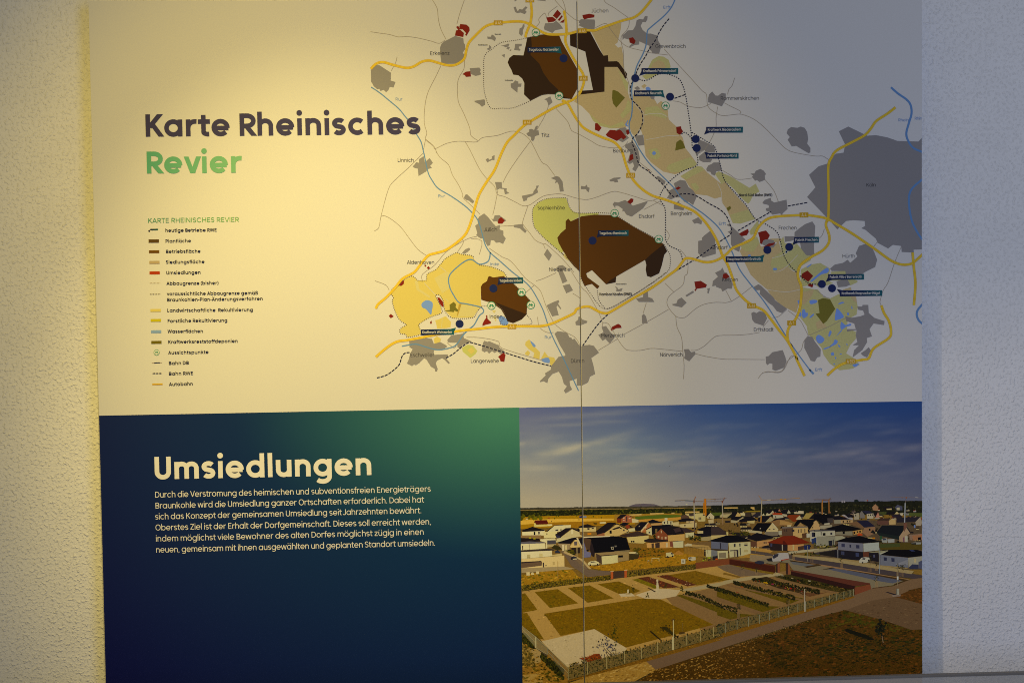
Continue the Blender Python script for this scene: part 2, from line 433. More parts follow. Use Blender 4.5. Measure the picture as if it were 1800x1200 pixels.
        return st, dots, 1.1
    elif ch == 'Z': S_((0.05, 1 - h), (0.60, 1 - h)); S_((0.58 - h * .4, 1 - t), (0.08 + h * .4, t)); S_((0.05, h), (0.62, h)); return st, dots, 0.67
    elif ch == '1': S_((0.06, 0.80), (0.26, 0.97)); S_((0.28, 1), (0.28, 0)); return st, dots, 0.40
    elif ch == '4': S_((0.44, 1), (0.06, 0.28)); S_((0.04, 0.27), (0.62, 0.27)); S_((0.46, 0.6), (0.46, 0)); return st, dots, 0.64
    elif ch == '6': st.append((True, _arc(0.32, 0.31, 0.27 - h * .4, 0.31 - h, 0, 360, 20)[:-1])); S_((0.09 + h * .3, 0.40), (0.36, 1)); return st, dots, 0.64
    elif ch == '5': S_((0.54, 1 - h), (0.16, 1 - h)); S_((0.15, 1 - h), (0.12, 0.56)); A_(_arc(0.29, 0.33, 0.26 - h * .4, 0.33 - h, 130, -140)); return st, dots, 0.62
    elif ch == '3': A_(_arc(0.29, 0.74, 0.22, 0.26 - h, 150, -80)); A_(_arc(0.28, 0.28, 0.25, 0.28 - h, 85, -145)); return st, dots, 0.60
    elif ch == '.': dot(0.12, t * 0.55, max(t * 0.58, .07)); return st, dots, 0.26
    elif ch == ',': S_((0.15, t * 0.9), (0.09, -0.13)); return st, dots, 0.26
    elif ch == '-': S_((0.06, 0.38), (0.36, 0.38)); return st, dots, 0.42
    elif ch == '/': S_((0.02, -0.12), (0.40, 1.08)); return st, dots, 0.42
    elif ch == '(': A_(_arc(0.50, 0.42, 0.40, 0.68, 125, 235)); return st, dots, 0.34
    elif ch == ')': A_(_arc(-0.16, 0.42, 0.40, 0.68, 55, -55)); return st, dots, 0.34
    return st, dots, w + 2 * sb

def text(pr, s, a, b_, cap, t, z, col, track=0.0):
    """set s along the baseline from pixel a to pixel b_ (fitted to that width), cap height in pixels"""
    items, x = [], 0.0
    gl = [glyph(c, t) for c in s]
    for k, (st, d, adv) in enumerate(gl):
        items.append((x, st, d)); x += adv + track
    x -= track
    first = 0.085 - t * 0.15; x0, x1 = first * 0.8, x - first * 0.8
    dx, dy = b_[0] - a[0], b_[1] - a[1]
    L = math.hypot(dx, dy); sc = L / (x1 - x0)
    ux, uy = dx / L, dy / L
    lean = (1660 - a[0]) / 57980.0
    vx, vy = -lean * cap, -cap
    kx_n = cap / sc                                   # keep the stroke weight even when the fit stretches the line
    def M(p): 
        u = (p[0] - x0) * sc
        return (a[0] + ux * u + vx * p[1], a[1] + uy * u + vy * p[1])
    n = 0
    for ox, st, d in items:
        for closed, pts in st:
            n += 1
            if len(pts) == 2 and abs(pts[0][0] - pts[1][0]) > 1e-6 and abs(pts[0][1] - pts[1][1]) > 0.05 * kx_n:
                # slanted stroke: run it past its ends and cut it level with the line it stands on
                (xa, ya), (xb, yb) = [((ox + p[0]) / kx_n, p[1]) for p in pts]
                l = math.hypot(xb - xa, yb - ya); ex_, ey_ = (xb - xa) / l, (yb - ya) / l
                lo, hi = min(ya, yb), max(ya, yb); LV = (0, 1, XH, ASC, DSC)
                ea = t if any(abs(ya - q) < 1e-6 for q in LV) else 0; eb = t if any(abs(yb - q) < 1e-6 for q in LV) else 0
                xa, ya, xb, yb = xa - ex_ * ea, ya - ey_ * ea, xb + ex_ * eb, yb + ey_ * eb
                nx_, ny_ = -ey_ * t / 2, ex_ * t / 2
                q = [(xa + nx_, ya + ny_), (xb + nx_, yb + ny_), (xb - nx_, yb - ny_), (xa - nx_, ya - ny_)]
                for lim, sg in ((lo if (ea if pts[0][1] < pts[1][1] else eb) else -9, 1), (hi if (ea if pts[0][1] > pts[1][1] else eb) else 9, -1)):
                    r = []
                    for i in range(len(q)):
                        a_, c_ = q[i], q[(i + 1) % len(q)]
                        da, dc = (a_[1] - lim) * sg, (c_[1] - lim) * sg
                        if da >= 0: r.append(a_)
                        if (da >= 0) != (dc >= 0):
                            u_ = da / (da - dc); r.append((a_[0] + (c_[0] - a_[0]) * u_, a_[1] + (c_[1] - a_[1]) * u_))
                    q = r
                if len(q) >= 3: pr.f.append(([M((p[0] * kx_n, p[1])) for p in q], z + 0.1 * (n % 9), col, 0))
                continue
            pr.strip([M((ox + p[0], p[1])) for p in pts], t * cap, z + 0.1 * (n % 9), col, 0, closed)
        for (cx_, cy_, r) in d:
            c = M((ox + cx_, cy_)); pr.disc(c, r * cap, z + 0.95, col, 16)

# ------------------------------------------------------------------ inks of the map
GREY = (0.270, 0.262, 0.275); RED = (0.23, 0.016, 0.008); BROWN = (0.100, 0.039, 0.003); DARK = (0.036, 0.018, 0.008)
FIELD = (0.66, 0.56, 0.17); FIELD2 = (0.64, 0.58, 0.27); FOREST = (0.53, 0.57, 0.19); TAN = (0.55, 0.45, 0.25); GREEN = (0.51, 0.51, 0.24)
OLIVE = (0.17, 0.16, 0.025); LAKE = (0.18, 0.33, 0.84); RIVER = (0.13, 0.28, 0.56); NAVY = (0.010, 0.018, 0.085)
ROADC = (0.62, 0.39, 0.014); ROADI = (0.82, 0.61, 0.06); MINOR = (0.36, 0.32, 0.27); INK = (0.055, 0.052, 0.055); SHIELD = (0.52, 0.335, 0.02)
PALE = (0.62, 0.60, 0.55); TEAL = (0.02, 0.19, 0.20); NIGHT = (0.012, 0.014, 0.045)

base = Print(); base.poly([(140, -8), (1640, -8), (1640, 1290), (140, 1290)], 1, WHITE, 0.03)
MAP = base.build('map_print')
def shape(name, pts, z, col, grain=0.0, rounded=False):
    p = Print(); p.poly(smooth(pts, 4, True) if rounded else pts, z, col, grain); return p.build(name, MAP)

MINES = [
 (DARK, 'A 1275,295 1300,290 1400,272 1525,280 1545,330 1668,545 1669,690 1620,775 1560,770 1500,740 1440,738 1390,745 1300,788 1250,740 1252,650 1235,615 1205,590 1165,585 1150,545 1135,520 1122,490 1135,455 1165,432 1245,435 1262,360', 10),
 (BROWN, 'A 1305,290 1400,273 1525,280 1545,330 1668,545 1669,690 1620,778 1520,740 1515,700 1450,640 1400,570 1370,500 1300,430 1310,360', 11),
 (DARK, 'D 8,270 60,250 165,248 240,390 270,437 305,433 308,482 375,480 390,490 455,578 452,610 440,618 425,590 380,525 278,525 278,718 75,742 70,712 188,705 128,405 10,358', 10),
 (BROWN, 'B 1510,880 1535,845 1575,810 1575,750 1595,730 1615,752 1685,720 E 100,712 200,700 300,702 365,705 500,790 670,885 740,930 768,985 F 745,35 725,120 705,180 640,210 610,200 600,150 605,115 595,75 500,130 370,205 365,250 290,265 180,155 135,180 145,210 240,280 222,302 180,262 120,278 C 1690,200 1685,165 1640,125 1590,65 B 1570,1005 1555,985 1520,920', 10),
 (DARK, 'E 740,930 768,985 F 745,35 725,120 705,180 640,210 610,200 600,150 605,115 595,75 E 640,1010', 11),
 (DARK, 'F 318,236 368,205 365,250 292,265', 11),
 (BROWN, 'C 912,285 925,262 960,240 968,210 980,200 1010,212 1090,200 1165,258 1250,340 1300,395 1275,425 1270,500 1230,540 1165,568 1120,555 1105,520 1070,460 990,405 960,400 915,385', 10),
 (DARK, 'C 1025,405 1090,430 1268,498 1230,540 1165,568 1120,555 1105,520 1090,480 1050,430', 11)]
FIELDS = [
 ('recultivated_field', FIELD, 0.05, 'C 208,340 220,300 270,275 315,225 380,200 420,235 485,235 492,185 560,150 600,105 640,60 720,18 760,30 845,42 855,65 900,110 1000,130 1090,170 1110,205 1010,212 980,200 968,210 960,240 925,262 912,285 912,400 918,440 880,480 850,525 690,528 630,470 625,440 620,400 590,350 565,348 560,362 600,440 605,490 520,520 430,575 435,610 445,655 340,678 325,655 285,650 278,620 300,600 328,585 325,575 275,540 240,470 220,400 230,370', 4),
 ('recultivated_field', FIELD2, 0.05, 'C 548,218 640,165 685,180 665,240 680,290 610,335', 5),
 ('recultivated_field', FIELD2, 0.05, 'C 735,515 760,425 880,440 905,450 850,520', 5),
 ('recultivated_field', FIELD, 0.05, 'C 555,545 580,540 620,520 640,515 680,560 675,600 640,608 570,610 565,580', 4),
 ('recultivated_field', FIELD2, 0.05, 'C 610,525 617,520 608,605 600,605', 5),
 ('recultivated_field', FIELD, 0.05, 'C 545,690 570,670 600,690 595,715 550,728', 9),
 ('recultivated_field', FIELD2, 0.05, 'C 395,240 420,232 430,300 520,360 510,372 410,310', 5),
 ('recultivated_field', FIELD2, 0.05, 'C 640,375 665,400 658,405 632,382', 5),
 ('recultivated_forest', FOREST, 0.05, 'C 765,760 810,735 850,742 885,785 870,810 830,840 770,790', 4),
 ('recultivated_field', FIELD, 0.05, 'C 805,780 840,758 865,785 840,812', 5),
 ('recultivated_field', FIELD, 0.05, 'C 1258,740 1262,715 1290,695 1330,750 1375,795 1370,850 1320,840 1330,800 1285,770', 4),
 ('recultivated_field', FIELD, 0.05, 'C 1258,800 1280,780 1298,800 1285,822 1260,815', 4),
 ('recultivated_field', FIELD, 0.05, 'C 1385,840 1410,790 1440,830 1485,835 1505,885 1460,900 1450,880 1385,860', 4),
 ('recultivated_field', (0.46, 0.32, 0.06), 0.05, 'C 725,520 740,420 762,415 755,440 735,500', 6),
 ('recultivated_field', FIELD2, 0.05, 'C 1000,465 1030,470 1020,490 1008,485', 4),
 ('recultivated_field', FIELD2, 0.05, 'C 1012,515 1022,515 1035,545 1025,555', 4),
 ('residue_landfill', OLIVE, 0.05, 'C 635,470 670,465 668,425 700,402 718,420 715,445 735,465 730,480 705,470 700,482 640,475', 6),
 ('residue_landfill', OLIVE, 0.05, 'D 340,710 350,703 385,718 438,765 370,843 345,810 337,770', 8),
 ('residue_landfill', OLIVE, 0.05, 'E 830,200 840,135 870,113 890,130 910,180', 8),
 ('residue_landfill', OLIVE, 0.05, 'E 1230,650 1260,630 1267,650 1245,672', 8),
 ('residue_landfill', OLIVE, 0.08, 'H 345,520 375,508 420,515 452,575 400,650 378,668 350,630 330,605 355,600', 8),
 ('recultivated_forest', FOREST, 0.05, 'B 1315,700 1320,650 1360,605 1430,575 1575,568 1590,600 1600,640 1640,680 1690,690 E 160,688 230,685 232,700 80,718 B 1615,752 1595,730 1575,750 1575,810 1530,850 1510,880 1530,935 1555,985 1545,1000 1410,885 1330,795', 4),
 ('recultivated_forest', FIELD2, 0.05, 'B 1550,1012 1575,1000 1600,1060 1572,1045', 4),
 ('recultivated_field', TAN, 0.10, 'D 175,250 300,212 410,180 405,230 380,335 360,350 385,375 410,365 425,440 430,540 390,490 375,480 308,482 305,433 270,437', 4),
 ('recultivated_field', TAN, 0.10, 'D 278,525 380,525 425,590 440,618 465,650 460,720 475,770 500,800 490,900 470,960 440,1000 330,1005 240,985 190,945 160,890 100,830 40,795 68,760 75,742 278,718', 4),
 ('recultivated_forest', GREEN, 0.14, 'D 385,550 420,590 440,618 465,650 460,720 440,690 420,640', 5),
 ('recultivated_forest', GREEN, 0.14, 'D 460,780 480,800 488,860 420,930 400,900 440,850', 5),
 ('recultivated_forest', GREEN, 0.14, 'D 165,890 240,960 330,985 420,950 440,985 330,1005 240,985 190,945', 5),
 ('recultivated_field', TAN, 0.10, 'D 500,740 660,760 690,815 720,790 770,830 775,900 780,935 850,1000 E 860,60 890,100 910,180 950,230 1000,300 990,320 870,370 830,385 740,365 690,330 640,290 600,240 590,160 585,80 D 580,1060 555,1000 575,930 575,890 540,840 500,800', 4),
 ('recultivated_forest', GREEN, 0.14, 'E 620,190 690,180 720,240 690,270 640,260', 5),
 ('recultivated_forest', GREEN, 0.14, 'E 780,310 860,280 950,250 1000,300 985,320 870,365 800,370 760,340', 5),
 ('recultivated_forest', GREEN, 0.14, 'D 600,840 690,830 770,905 760,930 640,900 590,905', 5),
 ('recultivated_field', TAN, 0.10, 'D 500,800 540,840 570,890 575,960 520,1070 490,1040 470,980 490,900', 4),
 ('recultivated_forest', GREEN, 0.10, 'D 615,540 650,470 700,440 740,445 780,470 795,520 790,535', 4),
 ('recultivated_field', TAN, 0.10, 'D 640,535 655,498 700,470 740,490 760,535', 5),
 ('recultivated_forest', GREEN, 0.10, 'D 570,595 610,578 700,580 640,610 600,622', 4),
 ('recultivated_field', TAN, 0.08, 'D 565,675 590,658 608,670 585,695', 4),
 ('recultivated_field', TAN, 0.10, 'E 870,400 1000,320 1040,325 1080,370 1130,410 1190,460 1200,500 1195,560 1140,575 1080,550 990,540 940,480 910,430', 4),
 ('recultivated_forest', GREEN, 0.14, 'E 870,400 1000,322 1040,325 1060,350 960,400 920,425', 5),
 ('recultivated_forest', GREEN, 0.14, 'E 950,460 990,450 1020,490 990,520', 5),
 ('recultivated_forest', GREEN, 0.10, 'E 1140,380 1170,362 1260,400 1410,490 1460,458 1490,520 1440,545 1415,600 1400,615 1380,600 1340,560 1290,500 1220,440 1215,480 1200,480 1180,440', 4),
 ('recultivated_field', TAN, 0.10, 'E 1185,470 1220,440 1290,530 1390,640 1455,735 1340,770 1280,765 1230,650 1200,610 1195,560', 4),
 ('recultivated_forest', GREEN, 0.14, 'E 1260,700 1400,660 1455,735 1340,770 1280,765', 5),
 ('recultivated_forest', GREEN, 0.12, 'E 1410,830 1475,745 1485,780 1460,850 1420,858', 4),
 ('recultivated_field', TAN, 0.10, 'E 1335,985 1370,920 1470,870 1500,950 1610,940 1640,900 H 100,150 120,220 60,260 50,300 70,340 150,310 190,340 215,350 240,440 235,520 210,600 150,570 120,555 60,500 30,455 F 1470,240 1420,190 1380,110 1360,60', 4),
 ('recultivated_forest', GREEN, 0.12, 'E 1340,950 1370,920 1470,870 1490,920 1440,990 1380,985', 5),
 ('recultivated_field', TAN, 0.08, 'H 45,140 118,138 120,155 80,162', 5),
 ('recultivated_forest', GREEN, 0.12, 'H 60,260 120,220 110,165 130,125 140,170 210,165 260,225 300,250 300,275 240,310 230,350 190,335 150,310 70,345 50,300', 5),
 ('recultivated_forest', GREEN, 0.12, 'H 240,330 300,300 360,290 420,325 410,400 440,415 400,430 350,440 320,420 240,440', 4),
 ('recultivated_forest', GREEN, 0.12, 'H 425,345 520,338 520,370 590,400 590,410 545,430 530,400 420,400', 4),
 ('recultivated_forest', GREEN, 0.12, 'H 240,440 300,450 345,455 380,500 420,510 470,485 545,470 580,500 592,560 585,610 530,640 525,700 580,715 580,760 545,800 520,850 560,875 605,920 560,945 480,955 420,915 380,860 370,820 330,770 285,735 275,680 230,620 245,540', 4),
 ('recultivated_field', TAN, 0.10, 'H 500,455 550,440 555,470 510,478', 5),
 ('recultivated_field', TAN, 0.12, 'H 250,470 320,455 310,490 260,550 238,540', 5),
 ('recultivated_field', TAN, 0.12, 'H 330,660 370,640 400,690 340,700', 5),
 ('recultivated_field', TAN, 0.12, 'H 540,480 582,500 588,540 560,520', 5)]
TOWNS = '''A 53,545 95,510 120,512 210,570 208,632 245,642 230,685 200,680 190,705 172,722 152,703 128,712 118,695 105,700 75,675 62,650 55,640
A 628,325 712,283 775,300 778,335 788,350 790,385 770,415 785,430 780,470 745,488 700,500 605,500 597,440 593,375 605,345
A 825,535 900,530 912,548 905,560 915,582 895,590 870,595 835,580
A 962,288 990,290 998,272 1015,280 1030,300 1022,325 1000,310 965,305
A 957,385 975,375 978,352 995,370 985,390 970,392
A 1068,360 1110,350 1125,342 1135,348 1128,365 1105,372 1090,362
A 1110,380 1125,368 1140,372 1128,390
A 1135,395 1150,385 1148,402
A 1180,345 1232,345 1230,362 1210,365 1208,378 1222,390 1218,398 1172,392 1178,370
A 1073,432 1100,425 1097,452
A 1145,655 1165,650 1180,630 1205,640 1203,655 1230,655 1225,680 1200,680 1198,725 1175,708 1148,685
A 860,790 935,778 945,782 945,820 920,835 900,815 865,798
A 1408,778 1455,755 1472,800 1440,828 1435,805 1425,785
A 1268,1045 1290,1030 1290,1012 1310,1008 1328,1018 1340,990 1353,982 1358,990 1345,1020 1362,1020 1368,1055 1335,1065 1330,1090 1318,1105 1305,1095 1305,1072 1280,1062
A 1168,58 1185,55 1192,75 1200,92 1215,72 1235,78 1262,52 1276,60 1258,82 1270,95 1255,113 1222,100 1195,105 1180,95
A 1215,225 1235,215 1240,195 1252,190 1253,210 1240,240 1240,270 1228,283 1210,265
A 1405,220 1415,185 1480,180 1500,165 1530,190 1555,225 1490,240 1470,260 1450,250 1410,235
A 1173,0 1200,0 1178,14
A 1345,-6 1400,-6 1425,12 1350,5
D 80,165 95,152 200,155 205,175 200,230 150,235 75,200 88,188 78,180
B 380,325 408,290 430,295 428,268 465,243 475,290 512,258 538,295 515,318 530,335 490,345 488,360 425,398 420,340 395,335
B 950,268 970,258 978,272 1000,262 998,245 1020,235 1018,275 1000,272 962,292
B 1022,445 1075,445 1078,490 1115,495 1112,515 1135,532 1100,540 1092,500 1060,495 1035,508 1030,475
B 1232,553 1320,535 1325,515 1345,490 1345,475 1365,472 1352,500 1360,525 1315,552 1275,568 1270,588 1245,595
B 1460,415 1500,398 1525,405 1550,440 1560,518 1530,520 1522,470 1510,445 1492,455 1498,430
B 1695,475 1725,480 1740,465 1745,485 1762,490 1755,525 1740,515 1735,500 1695,500
B 780,570 790,545 805,540 860,595 850,612 830,600 820,590 800,585
B 868,785 890,770 885,740 900,715 938,690 970,720 1010,770 1030,790 1062,780 1058,815 1088,825 1088,860 1107,885 1085,928 1060,915 1030,918 1015,900 990,898 985,935 965,945 930,885 910,885 875,860 885,845
B 995,730 1010,735 1020,705 1055,703 1100,735 1110,745 1095,755 1045,765 1040,750 1010,752
B 1170,780 1240,772 1245,800 1270,825 1258,843 1215,805 1170,798
B 765,998 790,970 820,958 830,968 815,985 785,1005
B 1405,1010 1430,965 1467,1015 1443,1060
C 1500,140 1520,120 1550,115 1580,135 1575,150 1552,160 1588,240 1550,258 1520,175
C 1552,275 1605,262 1632,312 1580,335
C 1425,430 1475,405 1520,388 1525,400 1515,415 1540,452 1535,460 1510,430 1503,440 1520,505 1470,515
C 1650,560 1672,540 1675,518 1690,515 1705,540 1745,552 1740,565 1690,585 1655,583
C 1488,650 1510,632 1585,640 1605,680 1620,682 1625,695 1645,690 1680,740 1695,755 1715,742 1760,737 1795,745 1835,798 1775,840 1790,890 1805,965 1765,985 1750,1030 1700,1055 1662,1055 1662,1000 1605,1020 1610,1055 1625,1085 1575,1115 1560,1095 1585,1060 1560,1040 1545,985 1520,945 1470,965 1440,1000 1432,1035 1400,1020 1375,1028 1375,1018 1420,975 1412,960 1460,930 1460,905 1480,880 1500,855 1520,830 1572,822 1572,810 1530,740
C 352,705 475,683 530,690 545,730 595,715 640,740 650,750 620,770 545,780 545,815 655,812 655,830 640,840 670,878 660,885 630,855 610,840 570,860 560,880 575,925 570,945 555,945 553,925 520,905 490,855 470,840 430,880 405,895 390,890 375,903 335,882 350,850 360,805 380,770 355,755
C 650,700 680,665 770,650 785,635 775,655 780,685 840,710 770,735 755,770 730,755 725,720 680,720 655,715
C 930,720 940,705 965,715 975,708 1050,740 1060,760 1097,785 1075,815 1040,788 1020,800 1000,785 975,805 960,785 940,795 918,780
D 418,278 440,262 460,240 500,238 520,205 530,160 555,150 580,155 595,128 615,130 612,155 600,175 575,175 560,205 575,235 610,265 640,265 690,280 697,320 720,360 720,370 705,420 650,415 645,400 625,385 630,360 550,325 548,350 510,355 480,370 470,365 490,345 485,315 430,300 420,315
D 510,690 535,675 550,685 555,700 530,705
D 630,750 670,755 665,780 645,775
D 1088,770 1095,740 1120,717 1145,748 1165,750 1195,728 1225,733 1225,780 1195,832 1125,810 1088,800
G 190,420 200,390 225,372 275,378 300,368 330,378 350,410 358,465 350,500 375,535 375,570 360,575 300,540 265,518 230,523 198,470 215,450
E 370,40 400,25 440,18 470,50 460,75 440,70 470,100 420,135 390,120 360,105
E 515,85 580,75 590,155 545,162 530,130
E 440,155 480,135 500,130 525,165 540,190 555,260 545,320 520,362 495,345 510,320 500,290 475,305 455,290 470,250 480,215 460,190 440,175
E 685,400 700,398 755,440 745,465 715,440 690,415
E 315,430 350,412 405,408 400,418 378,425 385,445 360,448 350,440 325,440
E 342,620 355,600 385,605 440,585 460,600 500,630 610,595 615,600 580,650 490,715 450,700 430,670 418,675 420,655 385,630 362,630 362,650
E 820,455 870,428 910,435 935,485 970,510 1000,555 970,625 935,600 900,600 880,565 830,565 800,580 765,570 785,540 770,520 815,495 830,490
E 820,625 865,585 860,605 905,635 895,665 820,655
E 1018,115 1060,130 1135,170 1142,205 1140,215 1070,215 1060,195 1030,205 1000,240 985,205
E 1015,245 1060,210 1100,265 1120,268 1105,290 1050,290 1020,275
E 1073,345 1090,315 1115,305 1130,293 1180,292 1195,355 1150,362 1140,395 1115,385 1105,365 1080,362
E 1418,380 1450,378 1460,358 1495,343 1520,355 1540,382 1530,395 1533,428 1490,445 1470,430 1455,435 1430,405 1440,395
G 598,405 672,368 820,440 885,435 975,452 1055,480 1220,485 1270,430 H 1010,205 938,208 940,225 865,222 862,185 810,178 780,200 715,165 705,140 640,85 615,75 638,60 635,30 565,25 520,30 465,82 430,40 G 430,1000 350,918 415,842 365,745 440,678 515,655 545,610 575,580 635,572 648,510
E 1512,605 1530,585 1578,568 1580,590 1605,605 1700,583 1708,655 1670,690 1665,705 1650,690 1590,700 1570,680 1540,668 1540,650 1565,645 1560,625 1520,615
E 962,745 1010,720 1040,750 1035,775 1000,765 980,770
E 1010,905 1040,900 1040,880 1060,860 1102,828 1140,860 1148,1005 1045,1035 1010,1000
E 1235,775 1260,770 1270,790 1320,835 1380,895 1345,920 1330,990 1290,970 1265,930 1265,850 1240,835 1268,820 1268,795 1238,785
H 200,100 230,75 265,50 310,33 328,60 325,120 320,180 322,240 305,247 270,240 240,200 235,165 195,150 140,160 138,125 200,125
E 1510,905 1560,890 1600,900 1615,930 1600,955 1560,960 1510,930
H 420,325 450,300 500,290 530,270 545,290 590,250 580,230 600,185 640,172 680,195 695,225 712,270 700,315 640,345 600,370 520,370 515,340 430,340
H 460,405 490,395 530,395 545,425 520,437 470,440
F 1142,175 1185,155 1200,135 1215,170 1235,175 1260,220 1280,265 1272,300 1240,298 1200,322 1190,300 1150,285 1150,275 1120,280 1125,240 1165,205
F 910,352 970,315 978,328 920,362
F 1080,300 1103,293 1098,315 1090,338 1080,330 1085,315
F 803,420 840,415 850,385 880,368 920,408 882,445 815,430
F 525,378 580,365 580,340 615,305 620,365 650,375 668,403 545,402
F 570,510 585,495 602,515 615,570 572,568
F 255,598 290,590 325,640 350,660 355,685 318,725 285,690 262,705 230,660 270,640
F 898,772 935,770 955,795 985,790 988,810 940,865 912,850 900,840 908,815
F 1425,490 1445,480 1465,490 1490,475 1530,485 1548,530 1520,588 1450,565 1432,540
F 1445,285 1480,265 1500,275 1600,370 1610,390 1703,455 1665,490 1625,475 1595,435 1560,410 1490,340 1495,310 1455,310
F 1538,830 1560,825 1590,795 1670,778 1690,830 1700,865 1680,915 1615,940 1590,930 1590,885 1570,880 1550,895 1540,880
H 262,765 285,745 310,748 325,775 362,825 360,870 340,875 325,902 300,895 260,815
H 590,560 620,560 622,550 657,550 660,600 695,630 725,640 758,650 755,675 690,665 665,700 680,745 648,755 650,780 620,830 560,875 570,830 600,800 560,800 590,780 580,740 585,705 525,715 525,700 580,700 570,665 520,650 515,620 555,630 610,620 635,610 625,585 595,580
H 640,830 660,812 672,830 650,875 625,865 610,850
F 360,280 378,290 385,305 420,295 410,318 370,320 372,300'''.split('\n')
REDS = '''A 745,208 752,190 800,195 822,215 825,240 800,283 788,275 798,262 770,232 745,232
A 718,240 735,236 720,215 726,206 742,210 746,235 755,238 780,260 775,292 710,280
A 768,582 795,562 830,558 835,600 795,603 788,590
A 1422,138 1475,135 1503,158 1480,172 1438,178
A 1475,125 1510,78 1540,110 1505,150
A 1512,160 1545,120 1552,130 1528,165
A 1528,178 1545,165 1568,150 1558,180
D 105,120 160,110 200,118 198,138 150,145 120,155 110,140
D 470,300 500,293 522,322 510,348 475,335
D 205,965 222,963 255,1000 235,1028 203,1015
D 838,993 875,988 880,1010 893,1028 868,1055 842,1040
B 1045,760 1050,735 1070,718 1100,745 1080,770 1050,770
C 470,118 478,110 487,122 477,130
C 490,137 503,123 515,138 505,152
C 272,268 290,245 313,232 310,262 290,278 278,275
C 193,512 208,495 232,515 208,530
C 570,365 590,370 615,400 622,440 610,440 590,415
C 515,560 527,548 530,572 517,573
C 925,590 925,575 938,548 955,525 952,508 962,505 965,535 992,560 988,572 950,580
C 1047,830 1090,798 1105,815 1095,870 1065,865 1060,845
E 288,75 320,38 360,40 372,45 395,35 410,45 450,95 425,115 410,100 375,125 300,90
E 445,45 465,32 475,65 455,78
E 470,285 475,235 500,225 505,265
E 455,600 485,572 505,578 500,600 480,618
E 830,495 855,480 875,490 850,507
E 615,350 622,342 632,350 625,358
E 1478,840 1500,832 1540,823 1570,860 1555,890 1520,900 1505,930 1495,925 1490,880
E 1515,955 1560,925 1612,917 1600,935 1560,950
E 1328,850 1350,835 1400,810 1405,835 1390,860 1350,868
F 1205,185 1228,178 1257,205 1225,225 1200,215
F 980,245 1030,238 1078,268 1070,290 1000,300 990,318 980,312 990,298
F 325,615 340,595 385,573 405,585 412,605 370,608 345,622 335,630
H 240,375 248,355 280,337 315,370 285,407
H 280,430 290,417 317,425 310,443'''.split('\n')
LAKES = '''C 450,415 490,388 535,410 530,470 520,500 485,460 455,445
C 1050,530 1080,512 1125,550 1118,580 1075,580
C 1298,705 1335,735 1338,752 1320,750
C 1385,850 1440,838 1448,878 1400,870
D 600,690 620,680 640,700 610,710
D 440,975 460,940 462,948 452,968 462,985 455,990
E 651,220 655,210 665,206 676,211 679,220 675,230 665,234 654,230
H 68,322 88,322 90,333 70,335
H 275,315 300,297 305,300 280,318
H 300,400 345,360 370,340 400,320 412,330 405,350 360,365 310,405
H 295,522 335,520 338,535 300,545
H 245,610 250,580 262,578 270,598 282,600 278,620 255,632
H 222,600 240,598 240,620 225,618
H 293,625 315,605 320,612 300,630
H 450,640 458,580 470,575 505,620 490,635 465,643
H 470,545 490,532 510,535 490,543
H 485,695 490,655 515,675 545,665 550,678 520,685 500,700
H 410,735 420,710 430,720 415,748
H 332,755 350,735 385,760 370,785 345,785
H 440,785 450,765 468,775 455,795 415,810
H 380,820 425,805 420,812 390,825
H 470,795 485,808 475,812
H 425,850 440,842 445,860 430,863
H 450,870 460,880 452,885
H 480,852 495,852 485,858
H 520,790 530,795 525,800
H 440,912 452,915 445,920
H 560,920 600,915 575,935
H 460,740 490,705 493,710 468,735
H 525,600 535,598 538,612 528,615
H 555,555 560,575 552,570
H 218,525 228,522 225,545
H 145,220 155,212 152,230
E 1400,1015 1418,1012 1418,1025 1402,1028
E 1690,990 1708,982 1700,998'''.split('\n')
